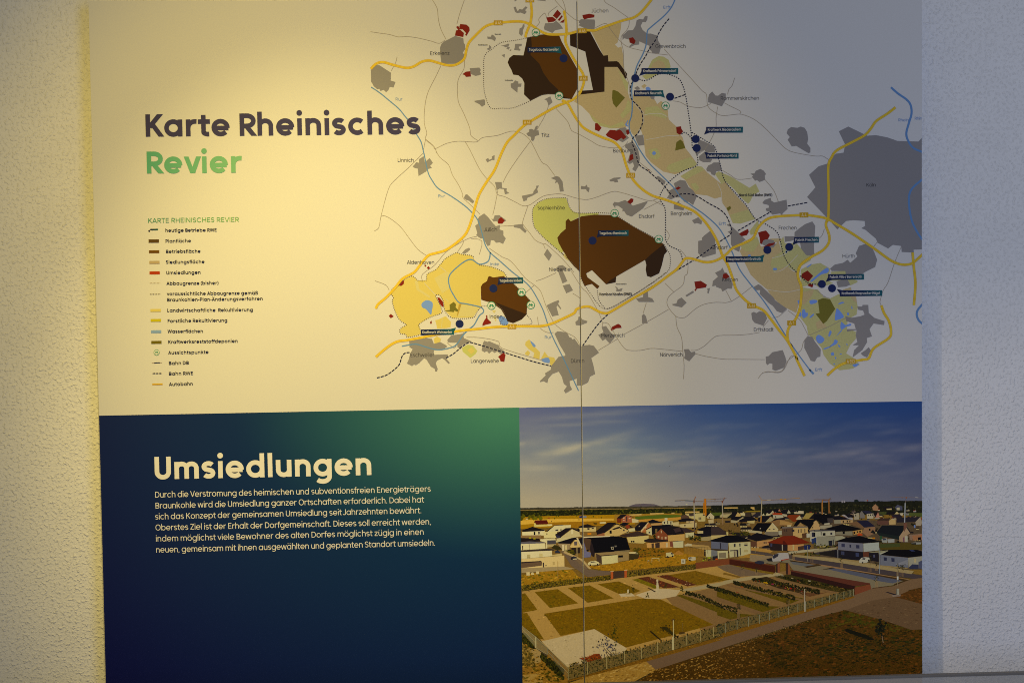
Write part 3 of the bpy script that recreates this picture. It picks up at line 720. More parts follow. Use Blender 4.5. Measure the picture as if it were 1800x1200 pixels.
MOTORWAYS = '''A 53,540 95,500 150,488 230,510 330,532 390,520 450,485 510,475 570,490 640,510 700,512 750,490 785,455 800,390 820,335 870,280 940,215 1000,190 1080,178 1180,170 1250,175 1310,200 1360,235 1420,265 1480,272 1580,268 1640,255 1690,240 D 140,238 200,240 250,222 340,190 430,160 500,142 545,115 590,70 645,0 660,-20
A 1300,-10 1305,40 1310,100 1300,180 1280,230 1265,270 1262,295
A 1562,85 1575,160 1582,260 1572,300 1580,350 1620,430 1680,530 1710,580 1718,640 1690,720 1640,775 1570,805 1500,835 1400,890 1300,950 1240,990 1180,1050 1120,1110 1075,1195 B 1020,350 960,440 900,540 870,630 840,740 800,840 740,905 640,975 560,1000 500,1020 440,1090 390,1150 300,1200 C 240,295 170,370 110,420 92,455
A 1545,785 1590,810 1630,880 1680,960 D 130,1010 250,1070 350,1110 400,1160 E 420,220 450,320 490,410 560,490 650,550 760,585 880,630 980,675 1050,740 1110,820 1160,910 1200,1020 1240,1090 F 1280,220 1310,310 1380,390 1440,430 1520,470 1580,540 1640,620 1710,710 1780,840 H 210,880 262,990
C 92,832 170,765 250,715 340,700 450,680 600,650 700,635 800,622 900,612 1000,600 1150,593 1270,592 1390,590 1470,570 1560,530 1640,490 F 60,460 110,442 160,440 210,465 250,485 300,490 350,465 500,375 650,290 780,195 840,150 880,100 910,65 960,65 1050,90 1110,90 1170,70 1230,30 E 1280,960 1370,920 1440,880 1480,800 1540,740 1620,715 1780,705 G 330,1058 400,1065 500,1085 580,1130 690,1195 H 620,150 700,205 790,270 850,297 900,300 940,285 1010,222
G 1040,218 980,265 890,325 850,380 800,435 700,490 580,555 540,610 518,660 514,750 518,900 515,1080 H 400,30 395,60 415,120 410,170 370,215 300,255 240,300 220,350 225,390 242,440 240,520 230,580 205,640 165,690 155,740 165,790
H 738,553 755,600 785,650 798,710 785,755 690,820 660,880 620,890 560,900 500,915 450,945 402,988
H 932,225 940,320 950,420 940,552'''.split('\n')
RIVERS = [(1.9, 'A 55,682 120,725 200,790 270,850 320,910 345,940 380,990 410,1050 445,1110 465,1190 B 480,280 500,370 530,430 580,495 680,555 780,625 840,680 890,745 920,840 945,930 985,995 1060,1060 1150,1140 1220,1195 C 1250,240 1300,290 1350,370 1400,470 1440,590 1480,690 1560,850 1675,1095'),
 (2.0, 'C 985,15 980,60 960,92 900,108 840,72 780,90 690,165 660,220 670,290 700,350 740,405 800,418 900,440 930,460 930,485 900,510 860,580 820,615 770,665 730,725 690,755 600,775 540,770 470,750 400,732 295,748'),
 (2.0, 'D 835,-15 800,60 740,130 640,215 612,250 605,340 580,420 530,520 505,620 490,700 495,800 490,900 470,970 480,1040 520,1110 E 545,180 620,290 720,390 820,490 880,570 960,630 1060,700 1160,790 1220,880 1270,980 1330,1120 F 1400,240 1480,340 1560,450 1640,580 1740,740 H 180,795 240,880 300,960'),
 (3.6, 'H 292,950 318,978'),
 (3.6, 'G 1005,62 1060,110 1130,160 1160,205 1165,270 1145,340 1125,420 1140,480 1180,535 1260,570'),
 (3.6, 'G 1260,772 1180,840 1148,900 1148,1000 1170,1110 1215,1200 H 1000,155'),
 (3.6, 'H 1000,538 965,580 958,610 970,645 1000,672')]
RAIL_DB = '''D 783,148 740,200 700,265 680,310 625,390 600,440 560,500 530,560 520,600
D 497,640 480,690 485,770 540,830 570,880 575,960 540,1040 500,1080 495,1120 E 520,210 550,310 620,360 730,460 800,545 830,560 870,540 940,538 1000,555 1090,610 1180,660 1230,710 1260,780 1270,830 1255,860 1200,895 1020,1025 F 830,165 620,300 450,400 260,540 100,755
C 100,995 170,975 230,935 275,890 295,830 320,802 355,797
C 640,840 700,805 760,755 810,722 840,720 960,755 1090,795 1200,830 1330,870 1460,902
E 1320,825 1580,675
E 1710,633 1780,620 G 355,960
D 825,770 910,740'''.split('\n')
RAIL_RWE = '''D 550,620 590,632 640,615 690,585 760,578 850,610 885,660 910,740 930,860 950,1000 960,1090 965,1160 E 980,190 1005,250 1005,300 985,325 900,355 820,410 760,470 715,540 715,590 750,650 755,780 755,890 790,945 860,980 885,1040 880,1090 850,1130
D 960,1035 1050,1090 1130,1140 E 1150,200 1180,300 1215,430 1290,520 1380,620 1460,735 1540,775 1620,830 1650,900 1680,1020 1730,1100 H 215,350
D 880,1050 905,1035 940,1060 960,1090
H 235,370 285,415 345,423'''.split('\n')
BOUNDS = '''A 1300,788 1170,843 1075,847 988,845 950,760 935,680 935,560 940,440 1000,385 1070,335 1180,318 1270,300
A 1270,300 1400,270 1530,278
A 1300,788 1400,740 1500,738
B 1555,1010 1410,885 1330,795 1315,700 1320,650 1360,605 1430,575 1575,568 1590,600 1610,650 1650,685 1770,688 E 230,685 330,690
B 1545,1000 1640,1090 1690,1160 F 95,225 150,310 220,410 260,450 310,455 370,430 600,290 760,175 790,120 790,40 770,0 E 740,930 670,880 500,790 390,715
F 222,315 235,390 280,450
F 300,455 372,425 602,285 762,170
C 208,340 220,300 270,275 315,225 380,200 420,235 485,235 492,185 560,150 600,105 640,60 720,18 760,30 845,42 855,65
C 900,115 1000,130 1090,170 1115,210
C 918,440 880,480 850,525 690,528 630,470 620,400 590,350 565,348 560,362 600,440 605,490 520,520 430,575 435,610 445,655 340,678 325,655 285,650 278,620 300,600 328,585 325,575 275,540 240,470 220,400 230,370 208,340
C 918,435 960,435
C 1030,420 1080,460 1100,510 1075,550 1080,578 1290,578 1305,545 1270,500 1270,460
C 1165,258 1250,340 1300,395'''.split('\n')
MINORS = '''A 50,250 130,262 200,272 265,290 330,288 400,295 470,310 530,325 575,340 605,335 632,315
A 525,-10 570,65 580,150 600,230 640,310
A 788,-10 750,100 725,190
A 258,445 245,495 212,555
A 600,515 560,600 500,720 475,830 470,960 490,1040 480,1090 550,1150 565,1195
A 785,475 780,540 745,600 730,660 735,790 780,890 825,1000 835,1060 890,1100
B 480,110 465,190
B 480,110 540,160 555,185 640,145 720,128 790,128 880,132 925,98 1040,82 1140,50 1210,55 1270,90 1310,140 1385,285 1430,315 1490,395
B 555,185 590,250 660,310 690,390 740,470 770,540 775,570 850,640 905,695
B 790,130 830,200 900,340 960,420 1020,480 1040,540 1100,560 1180,600 1240,630 1290,625 1330,600 1400,555 1480,540 1550,540 1690,578 E 180,575 330,522 400,525 520,560 620,590 680,580 710,560
B 1300,125 1200,260 1120,380 1085,450
B 1045,510 1020,640 1005,700
B 460,220 350,330 230,440 190,500 150,640 130,720 115,800 80,827
B 130,715 160,708 220,740 290,800 350,880 420,970 490,1020
B 765,890 775,920 730,990
B 880,870 830,880 765,910 640,990 555,1090 455,1165 C 455,235
B 1280,630 1240,750 1245,780 1300,850 1340,900 1400,928 1430,935 1550,1045 1640,1150
B 1060,790 1170,785
B 1400,930 1415,965
B 835,885 920,905 900,1010
B 975,960 1080,1030 1150,1065 1260,1195 C 1330,270 1380,320 1420,430 1480,560 1560,630 1650,680 1690,750
C 85,238 170,270 195,310
C 1345,238 1400,220 1500,175
C 1240,350 1330,270
C 650,720 700,760 720,745
C 800,678 900,680 1050,710 1080,765 1400,860
C 1355,520 1370,600 1430,640 1480,640
C 1630,335 1690,380 1680,440 F 80,500
A 1480,-10 1560,80 1640,150 1680,165
A 1345,210 1370,180 1365,150 1410,105 1425,140
A 1440,125 1445,100 1510,50
A 1545,-8 1565,40 1575,90
D 268,-10 290,25 350,60 420,110 465,145 470,195 450,240 410,285 410,340 425,400 430,540 465,640 475,700 480,760
D 310,210 370,290 430,350 480,375 560,395 640,415 775,432
D 745,385 820,470 950,610 1040,710 1075,740 1085,830 1140,880 1200,905 1280,898 1350,895 1440,930 1520,990 1620,1090 G 180,538 250,570 410,598 470,598 520,628
D 205,220 280,185 310,205
D 815,790 870,800 930,830 1020,843 1070,830 1110,810
D 1215,805 1260,830 1340,870 1335,890
D 1240,740 1250,700 1275,670 1295,610
D 1162,835 1150,920 1150,990 1130,1050 1100,1110 1060,1170 1020,1195
A 1500,850 1590,950 1620,1020 1680,1050 1778,1105 E 240,162 340,178 420,172 460,130
A 1440,830 1410,910 1350,1015
E 1200,355 1260,390 1320,425 1430,415
E 1530,425 1600,510 1635,595
E 550,290 650,370
E 660,590 740,630
E 585,660 720,590
E 760,820 785,860 770,900
E 865,970 910,1020 930,1080 925,1160 F 905,200 890,270 820,325 775,370 770,430 830,510 880,527 920,515 990,455 1060,420 1150,405 1270,398 1440,275
F 750,255 820,325
F 780,460 615,555 430,655
F 605,410 580,490
F 230,780 380,690
F 835,515 845,600 880,680 890,790 900,900 895,1005
F 20,165 100,290 150,340 230,480 260,560 260,595
F 265,565 310,575 380,690 430,760 470,780 560,780 640,765 720,770 890,788
F 955,780 1000,778 1060,745 1120,690 1170,665 1300,662 1400,655 1490,640
F 985,805 1060,825 1200,848 1300,850 1530,852
F 1225,310 1270,398
F 1480,998 1510,960 1560,945 1630,955 1680,930 1730,830 1770,825
F 1515,600 1560,545
F 1590,525 1640,515 1703,460
H 0,970 60,965 120,960 155,900 190,870 240,830 255,780 285,740
H 160,585 230,640 260,690 285,740
H 285,740 400,690 520,630
H 385,80 370,120 350,140
H 718,155 690,190
H 862,190 820,290 780,410 750,460 730,530 738,553
H 375,500 420,510
H 330,455 390,500 420,510'''.split('\n')
TRACKS = '''D 590,900 640,890 720,890 770,915
E 600,115 690,100 770,85 860,85
H 30,455 150,470 250,450
E 1160,450 1190,520 1195,600
D 500,800 545,850 585,885 580,960
C 595,130 640,165
C 470,255 560,350
H 60,260 140,235 215,165
H 70,345 130,330 220,240'''.split('\n')
for k, (ink, s, z) in enumerate(sorted(MINES, key=lambda f: f[2])): shape('opencast_mine', px(s), 10 + 0.12 * k, ink, 0.06)
for k, (nm, ink, g, s, z) in enumerate(sorted(FIELDS, key=lambda f: f[4])): shape(nm, px(s), 3.0 + 0.11 * k, ink, g)
for k, s in enumerate(LAKES): shape('lake', px(s), 9.7, LAKE, 0.03, True)
for k, s in enumerate(TOWNS): shape('town_area', px(s), 11.2 + 0.02 * k, GREY, 0.03)
for k, s in enumerate(REDS): shape('resettlement_area', px(s), 13 + 0.02 * k, RED, 0.03)
for k, s in enumerate(MINORS):
    pr = Print(); pr.strip(smooth(px(s), 3), 0.85, 14 + 0.012 * k, MINOR); pr.build('minor_road', MAP)
for k, s in enumerate(TRACKS):
    pr = Print(); pr.strip(smooth(px(s), 3), 1.0, 9.25 + 0.04 * k, PALE); pr.build('farm_track', MAP)
for w, s in RIVERS:
    pr = Print(); pr.strip(smooth(px(s), 5), w, 15, RIVER); pr.build('river', MAP)
for s in BOUNDS:
    pr = Print()
    for d in dashes(smooth(px(s), 3), 1.5, 2.1): pr.strip(d, 1.5, 16, (0.11, 0.09, 0.08))
    pr.build('mining_boundary', MAP)
for s in RAIL_DB:
    pr = Print(); p = smooth(px(s), 4); pr.strip(p, 0.8, 16.2, (0.4, 0.38, 0.35))
    for d in dashes(p, 5.0, 2.3): pr.strip(d, 1.9, 16.6, NIGHT)
    pr.build('railway', MAP)
for s in RAIL_RWE:
    pr = Print()
    for d in dashes(smooth(px(s), 4), 2.3, 2.0): pr.strip(d, 1.8, 16.6, NIGHT)
    pr.build('railway', MAP)
for k, s in enumerate(MOTORWAYS):
    pr = Print(); p = smooth(px(s), 5); pr.strip(p, 4.5, 17 + 0.1 * k, ROADC); pr.strip(p, 3.1, 18 + 0.1 * k, ROADI)
    pr.strip(p, 0.7, 18.9 + .02 * k, ROADC); pr.build('motorway', MAP)

# ------------------------------------------------------------------ signs, names and callouts on the map
def at_px(c, x, y):
    o = CROP[c]; return (o[0] + x / o[2], o[1] + y / o[2])
for s, c, x, y in (('A 46', 'A', 1048, 181), ('A 46', 'D', 104, 243), ('A 44', 'D', 112, 614), ('A 44', 'A', 1274, 957), ('A 61', 'A', 1295, 2),
                   ('A 61', 'E', 482, 393), ('A 4', 'C', 1155, 595), ('A 61', 'F', 1427, 433), ('A 1', 'F', 1740, 567), ('A 4', 'G', 325, 1058), ('A 553', 'H', 548, 900)):
    m = at_px(c, x, y); pr = Print(); w = 8.7 if s == 'A 553' else 7.7
    pr.poly([(m[0] - w, m[1] - 4.3), (m[0] + w, m[1] - 4.5), (m[0] + w, m[1] + 4.2), (m[0] - w, m[1] + 4.4)], 20, SHIELD)
    tw = {3: 4.2, 4: 5.3, 5: 6.6}[len(s)]
    text(pr, s, (m[0] - tw, m[1] + 2.9), (m[0] + tw, m[1] + 2.8), 5.6, 0.12, 21, (0.80, 0.66, 0.42))
    pr.build('motorway_sign', MAP)
BL = (0.12, 0.27, 0.60)
for s, c, x0, y0, x1, cap, t, ink in (
    ('Erkelenz', 'A', 517, 433, 667, 6.6, .10, INK), ('Titz', 'A', 1385, 1070, 1447, 6.4, .10, INK), ('Rur', 'A', 246, 787, 299, 5.0, .10, BL),
    ('Linnich', 'B', 263, 288, 388, 6.2, .10, INK), ('Rur', 'B', 579, 564, 632, 5.0, .10, BL), ('Jülich', 'B', 938, 830, 1040, 6.3, .10, INK),
    ('Aldenhoven', 'B', 337, 1085, 548, 6.3, .10, INK), ('Inde', 'B', 986, 1095, 1052, 4.9, .10, BL), ('Sophienhöhe', 'B', 1356, 660, 1568, 6.2, .10, INK),
    ('Niederzier', 'B', 1447, 1140, 1625, 6.3, .10, INK), ('Inden', 'C', 981, 530, 1080, 6.3, .10, INK), ('Eschweiler', 'C', 362, 830, 548, 6.3, .10, INK),
    ('Langerwehe', 'C', 834, 876, 1052, 6.3, .10, INK), ('Rur', 'C', 1411, 688, 1463, 5.0, .10, BL), ('Düren', 'C', 1616, 876, 1720, 6.4, .10, INK),
    ('Jüchen', 'D', 179, 100, 308, 6.4, .09, INK), ('Erft', 'D', 738, 70, 793, 5.0, .10, BL), ('Grevenbroich', 'D', 676, 378, 912, 6.5, .09, INK),
    ('Rommerskirchen', 'D', 1186, 783, 1485, 6.3, .09, INK), ('Bedburg', 'E', 346, 215, 496, 6.4, .09, INK), ('Elsdorf', 'E', 547, 726, 667, 6.4, .09, INK),
    ('Bergheim', 'E', 796, 705, 962, 6.4, .09, INK), ('Erft', 'E', 1171, 780, 1225, 5.0, .10, BL), ('Sindorf', 'E', 1114, 970, 1238, 6.4, .09, INK),
    ('Kerpen', 'F', 1198, 242, 1320, 6.3, .09, INK), ('Merzenich', 'F', 253, 677, 434, 6.4, .10, INK), ('Nörvenich', 'F', 712, 828, 888, 6.4, .10, INK),
    ('Erftstadt', 'F', 1444, 632, 1597, 6.4, .09, INK), ('Köln', 'G', 813, 837, 885, 6.2, .09, (.03, .03, .04)), ('Rhein', 'G', 1063, 328, 1143, 5.0, .10, BL),
    ('Rhine', 'G', 1191, 315, 1266, 5.0, .10, BL), ('Frechen', 'G', 128, 1172, 267, 6.4, .09, INK), ('Hürth', 'H', 497, 258, 575, 6.2, .09, INK),
    ('Erft', 'H', 327, 960, 370, 5.2, .10, BL), ('Nord-Süd-Bahn (RWE)', 'E', 1328, 557, 1588, 4.6, .20, INK), ('Hambachbahn (RWE)', 'F', 238, 353, 490, 4.8, .20, INK),
    ('Venrath', 'A', 1020, 275, 1070, 2.3, .16, INK), ('Kaulhausen', 'A', 893, 358, 965, 2.3, .16, INK), ('Holzweiler', 'A', 1100, 634, 1165, 2.3, .16, INK),
    ('Morschenich', 'F', 367, 268, 450, 2.3, .16, INK)):
    a, b_ = at_px(c, x0, y0), at_px(c, x1, y0)
    pr = Print(); text(pr, s, a, (b_[0], b_[1] - (b_[0] - a[0]) * 0.004), cap, t, 26, ink); pr.build('place_name', MAP)

def viewpoint(c, r, parent, k=1.0):
    pr = Print()
    pr.disc(c, r, 22, (0.03, 0.30, 0.17)); pr.disc(c, r * 0.84, 23, (0.72, 0.72, 0.70))
    G = (0.03, 0.26, 0.15)
    for s in (-1, 1):
        pr.disc((c[0] + s * r * 0.36, c[1] + r * 0.20), r * 0.27, 24, G, 16)
        pr.disc((c[0] + s * r * 0.36, c[1] + r * 0.22), r * 0.12, 25, (0.72, 0.72, 0.70), 12)
        pr.poly([(c[0] + s * r * 0.06, c[1] - r * 0.28), (c[0] + s * r * 0.34, c[1] - r * 0.36), (c[0] + s * r * 0.60, c[1] + r * 0.16), (c[0] + s * r * 0.10, c[1] + r * 0.20)], 24.4 + .1 * s, G)
    pr.poly([(c[0] - r * .12, c[1] - r * .2), (c[0] + r * .12, c[1] - r * .2), (c[0] + r * .12, c[1] + r * .05), (c[0] - r * .12, c[1] + r * .05)], 24.8, G)
    return pr.build('viewpoint_symbol', parent)
for c, x, y in (('A', 1342, 257), ('A', 1524, 750), ('D', 755, 828), ('E', 357, 689), ('E', 702, 891), ('C', 1230, 327), ('C', 1302, 427), ('C', 995, 431)):
    viewpoint(at_px(c, x, y), 7.2, MAP)

def grad(p0, p1, stops):
    dx, dy = p1[0] - p0[0], p1[1] - p0[1]; l2 = dx * dx + dy * dy
    def f(x, y):
        t = min(1, max(0, ((x - p0[0]) * dx + (y - p0[1]) * dy) / l2)) * (len(stops) - 1)
        i = min(int(t), len(stops) - 2); t -= i
        return tuple(a + (b_ - a) * t for a, b_ in zip(stops[i], stops[i + 1]))
    return f
for s, c, box_, tail, dot_, r in (
    ('Tagebau Garzweiler', 'A', '1277,373 1535,366 1535,412 1277,412', '1495,411 1545,422 1534,380', (1558, 458), 31),
    ('Kraftwerk Frimmersdorf', 'D', '567,535 853,534 853,580 567,580', '567,558 548,595 597,579', (518, 613), 31),
    ('Kraftwerk Neurath', 'D', '508,708 736,707 736,753 508,754', '712,752 750,766 735,720', (790, 758), 31),
    ('Kraftwerk Niederaußem', 'D', '1072,993 1360,992 1358,1038 1072,1038', '1072,1015 1055,1053 1100,1037', (990, 1088), 31),
    ('Fabrik Fortuna-Nord', 'E', '1072,220 1325,218 1325,262 1072,263', '1072,242 1057,209 1100,221', (998, 180), 31),
    ('Tagebau Hambach', 'E', '228,823 466,820 465,865 230,868', '229,835 218,876 262,867', (184, 902), 31),
    ('Tagebau Inden', 'C', '1050,215 1242,212 1242,257 1050,260', '1051,235 1041,271 1082,259', (1010, 297), 31),
    ('Kraftwerk Weisweiler', 'C', '443,618 702,613 702,657 445,662', '672,615 718,603 701,640', (746, 573), 31),
    ('Hauptwerkstatt Grefrath', 'E', '1225,1026 1516,1024 1516,1068 1225,1070', '1486,1026 1528,1011 1515,1045', (1550, 975), 31),
    ('Fabrik Frechen', 'H', '197,130 350,128 350,164 197,165', '198,145 187,179 222,164', (166, 191), 24.5),
    ('Fabrik Ville / Berrenrath', 'H', '408,360 630,358 630,393 408,395', '409,375 392,408 435,394', (369, 421), 24.5),
    ('Kraftwerk Knapsacker Hügel', 'H', '480,460 743,459 743,494 480,497', '481,480 461,452 505,461', (432, 447), 24.5)):
    q = px(c + ' ' + box_); t_ = px(c + ' ' + tail); sc = CROP[c][2]
    g = grad(q[0], q[1], [NAVY, (0.010, 0.030, 0.095), (0.012, 0.11, 0.15)])
    pr = Print()
    xs = [i / 8 for i in range(9)]
    for i in range(8):
        L_ = lambda a, b_, k: (a[0] + (b_[0] - a[0]) * k, a[1] + (b_[1] - a[1]) * k)
        pr.poly([L_(q[0], q[1], xs[i]), L_(q[0], q[1], xs[i + 1]), L_(q[3], q[2], xs[i + 1]), L_(q[3], q[2], xs[i])], 28, g)
    pr.poly(t_, 27.5, g)
    pr.disc(at_px(c, *dot_), r / sc, 27, (0.012, 0.022, 0.115))
    w = q[1][0] - q[0][0]; hgt = q[3][1] - q[0][1]
    y0 = q[3][1] - hgt * 0.30
    text(pr, s, (q[0][0] + w * 0.045, y0), (q[0][0] + w * 0.945, y0 - w * 0.008), 4.5, 0.15, 29.5, (0.62, 0.62, 0.62))
    pr.build('callout_label', MAP)

# ------------------------------------------------------------------ title and legend
def lines(name, rows, parent=None):
    pr = Print()
    for s, c, x0, y0, x1, y1, cap, t, ink in rows: text(pr, s, at_px(c, x0, y0), at_px(c, x1, y1), cap, t, 26, ink)
    return pr.build(name, parent)
TITLE = (0.052, 0.048, 0.125)
gr = grad((255, 240), (430, 240), [(0.105, 0.39, 0.25), (0.21, 0.48, 0.26)])
lines('title_lettering', [('Karte Rheinisches', 'U', 466, 722, 1918, 708, 39.3, .205, TITLE)])
lines('title_lettering', [('Revier', 'U', 472, 916, 975, 911, 38.6, .205, gr)])
LEG = lines('legend', [('KARTE RHEINISCHES REVIER', 'K', 141, 152, 1246, 137, 8.2, .135, grad((260, 390), (420, 390), [(0.06, 0.28, 0.17), (0.20, 0.44, 0.14)]))])
LI = (0.006, 0.007, 0.035)
for s, c, x0, y0, x1, y1 in (('heutige Betriebe RWE', 'K', 352, 263, 976, 257), ('Planfläche', 'K', 353, 393, 664, 388), ('Betriebsfläche', 'K', 359, 520, 780, 514),
    ('Siedlungsfläche', 'K', 359, 648, 829, 642), ('Umsiedlungen', 'K', 363, 778, 781, 772), ('Abbaugrenze (bisher)', 'K', 368, 907, 998, 900),
    ('Landwirtschaftliche  Rekultivierung', 'L', 374, 162, 1417, 153), ('Forstliche Rekultivierung', 'L', 379, 290, 1106, 280), ('Wasserflächen', 'L', 381, 417, 810, 412),
    ('Kraftwerksreststoffdeponien', 'L', 386, 545, 1232, 532), ('Aussichtspunkte', 'L', 388, 676, 878, 666), ('Bahn DB', 'L', 393, 803, 637, 797),
    ('Bahn RWE', 'L', 394, 930, 689, 924), ('Autobahn', 'L', 398, 1058, 687, 1052)):
    lines('legend_text', [(s, c, x0, y0, x1, y1, 5.9, .18, LI)], LEG)
lines('legend_text', [('voraussichtliche Abbaugrenze gemäß', 'K', 371, 1033, 1479, 1022, 5.9, .18, LI), ('Braunkohlen-Plan-Änderungsverfahren', 'K', 373, 1106, 1537, 1091, 5.9, .18, LI)], LEG)
for c, q, ink in (('K', '147,352 273,351 274,392 148,393', (0.10, 0.055, 0.012)), ('K', '152,485 277,483 278,519 153,520', (0.15, 0.070, 0.006)), ('K', '156,614 280,612 281,649 157,650', (0.46, 0.36, 0.22)),
    ('K', '158,741 284,740 285,776 159,777', (0.42, 0.045, 0.006)), ('L', '170,125 296,123 296,158 170,160', FIELD), ('L', '172,246 299,244 299,278 173,281', (0.55, 0.48, 0.012)),
    ('L', '177,383 302,381 302,416 178,418', (0.24, 0.38, 0.66)), ('L', '180,513 305,511 305,546 180,548', (0.15, 0.12, 0.008)), ('L', '192,1031 319,1029 319,1047 193,1049', (0.66, 0.40, 0.01))):
    pr = Print(); pr.poly(px(c + ' ' + q), 22, ink); pr.build('legend_swatch', LEG)
pr = Print()
pr.disc(at_px('K', 155, 250), 1.6, 22, NIGHT, 14); pr.strip([at_px('K', 157, 246), at_px('K', 174, 226)], .9, 22.4, NIGHT); pr.poly(px('K 170,224 263,222 263,240 172,242'), 23, grad(at_px('K', 170, 230), at_px('K', 263, 230), [NIGHT, NIGHT, (0.02, 0.10, 0.09)])); pr.build('legend_swatch', LEG)
for c, y, on, off, w, ink in (('K', 884, 1.3, 1.2, 1.2, (.30, .22, .12)), ('K', 1018, 1.7, 1.1, 1.4, (.12, .09, .06))):
    pr = Print()
    for d in dashes([at_px(c, 163, y), at_px(c, 289, y - 1)], on, off): pr.strip(d, w, 22, ink)
    pr.build('legend_swatch', LEG)
pr = Print(); pr.strip([at_px('L', 187, 779), at_px('L', 311, 777)], .8, 22, (.42, .33, .22)); pr.strip([at_px('L', 215, 779), at_px('L', 285, 777)], 1.5, 23, NIGHT); pr.build('legend_swatch', LEG)
pr = Print(); pr.strip([at_px('L', 190, 908), at_px('L', 314, 906)], .8, 22, (.42, .33, .22))
for x in (205, 242, 279): pr.strip([at_px('L', x, 908), at_px('L', x + 22, 907)], 1.9, 23, NIGHT)
pr.build('legend_swatch', LEG)
viewpoint(at_px('L', 245, 653), 5.2, LEG)

# ------------------------------------------------------------------ navy field with the heading and the text
def mid_y(x):
    pts = [(150, 730.6), (174.4, 730.2), (900, 716.2), (1021, 714.4), (1260, 710.2), (1640, 704.7)]
    for (xa, ya), (xb, yb) in zip(pts, pts[1:]):
        if x <= xb: return ya + (yb - ya) * (x - xa) / (xb - xa)
    return pts[-1][1]
def field_ink(x, y):
    u = min(1, max(0, (x - 175) / 740)); v = min(1, max(0, (y - 717) / 480))
    g = max(0, 1 - math.hypot((1 - u) * 1.45, v * 1.75)) ** 1.4                    # green corner
    tq = max(0, 1 - math.hypot((1 - u) * 0.72, v * 0.60)) ** 1.2                    # teal halo
    painted_sheen = 1 + 0.9 * (1 - v); a = (0.0050 * painted_sheen, 0.0056 * painted_sheen, 0.098); b_ = (0.004, 0.034, 0.112); c = (0.055, 0.235, 0.185)  # navy lightened towards the top: spotlight sheen painted into the ink
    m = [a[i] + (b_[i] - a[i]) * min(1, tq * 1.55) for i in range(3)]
    return tuple(m[i] + (c[i] - m[i]) * min(1, g * 1.15) for i in range(3))
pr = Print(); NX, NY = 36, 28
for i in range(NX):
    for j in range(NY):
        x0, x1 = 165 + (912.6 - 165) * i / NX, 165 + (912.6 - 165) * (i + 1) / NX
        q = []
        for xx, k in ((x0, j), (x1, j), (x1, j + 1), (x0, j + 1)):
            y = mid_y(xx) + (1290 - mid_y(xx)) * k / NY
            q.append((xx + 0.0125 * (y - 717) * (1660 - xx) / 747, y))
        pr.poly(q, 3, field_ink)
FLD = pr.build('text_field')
CREAM = (0.80, 0.79, 0.775)
lines('heading_lettering', [('Umsiedlungen', 'T', 71, 207, 1347, 181, 39.5, .205, CREAM)], FLD)
for s, y0, x0, x1, y1 in (('Durch die Verstromung des heimischen und subventionsfreien Energieträgers', 313, 76, 1690, 278), ('Braunkohle wird die Umsiedlung ganzer Ortschaften erforderlich. Dabei hat', 377, 78, 1650, 341),
    ('sich das Konzept der gemeinsamen Umsiedlung seit Jahrzehnten bewährt.', 441, 77, 1636, 404), ('Oberstes Ziel ist der Erhalt der Dorfgemeinschaft. Dieses soll erreicht werden,', 505, 79, 1691, 470),
    ('indem möglichst viele Bewohner des alten Dorfes möglichst zügig in einen', 570, 81, 1650, 530), ('neuen, gemeinsam mit ihnen ausgewählten und geplanten Standort umsiedeln.', 635, 82, 1716, 594)):
    lines('text_line', [(s, 'T', x0, y0, x1, y1, 10.2, .113, CREAM)], FLD)
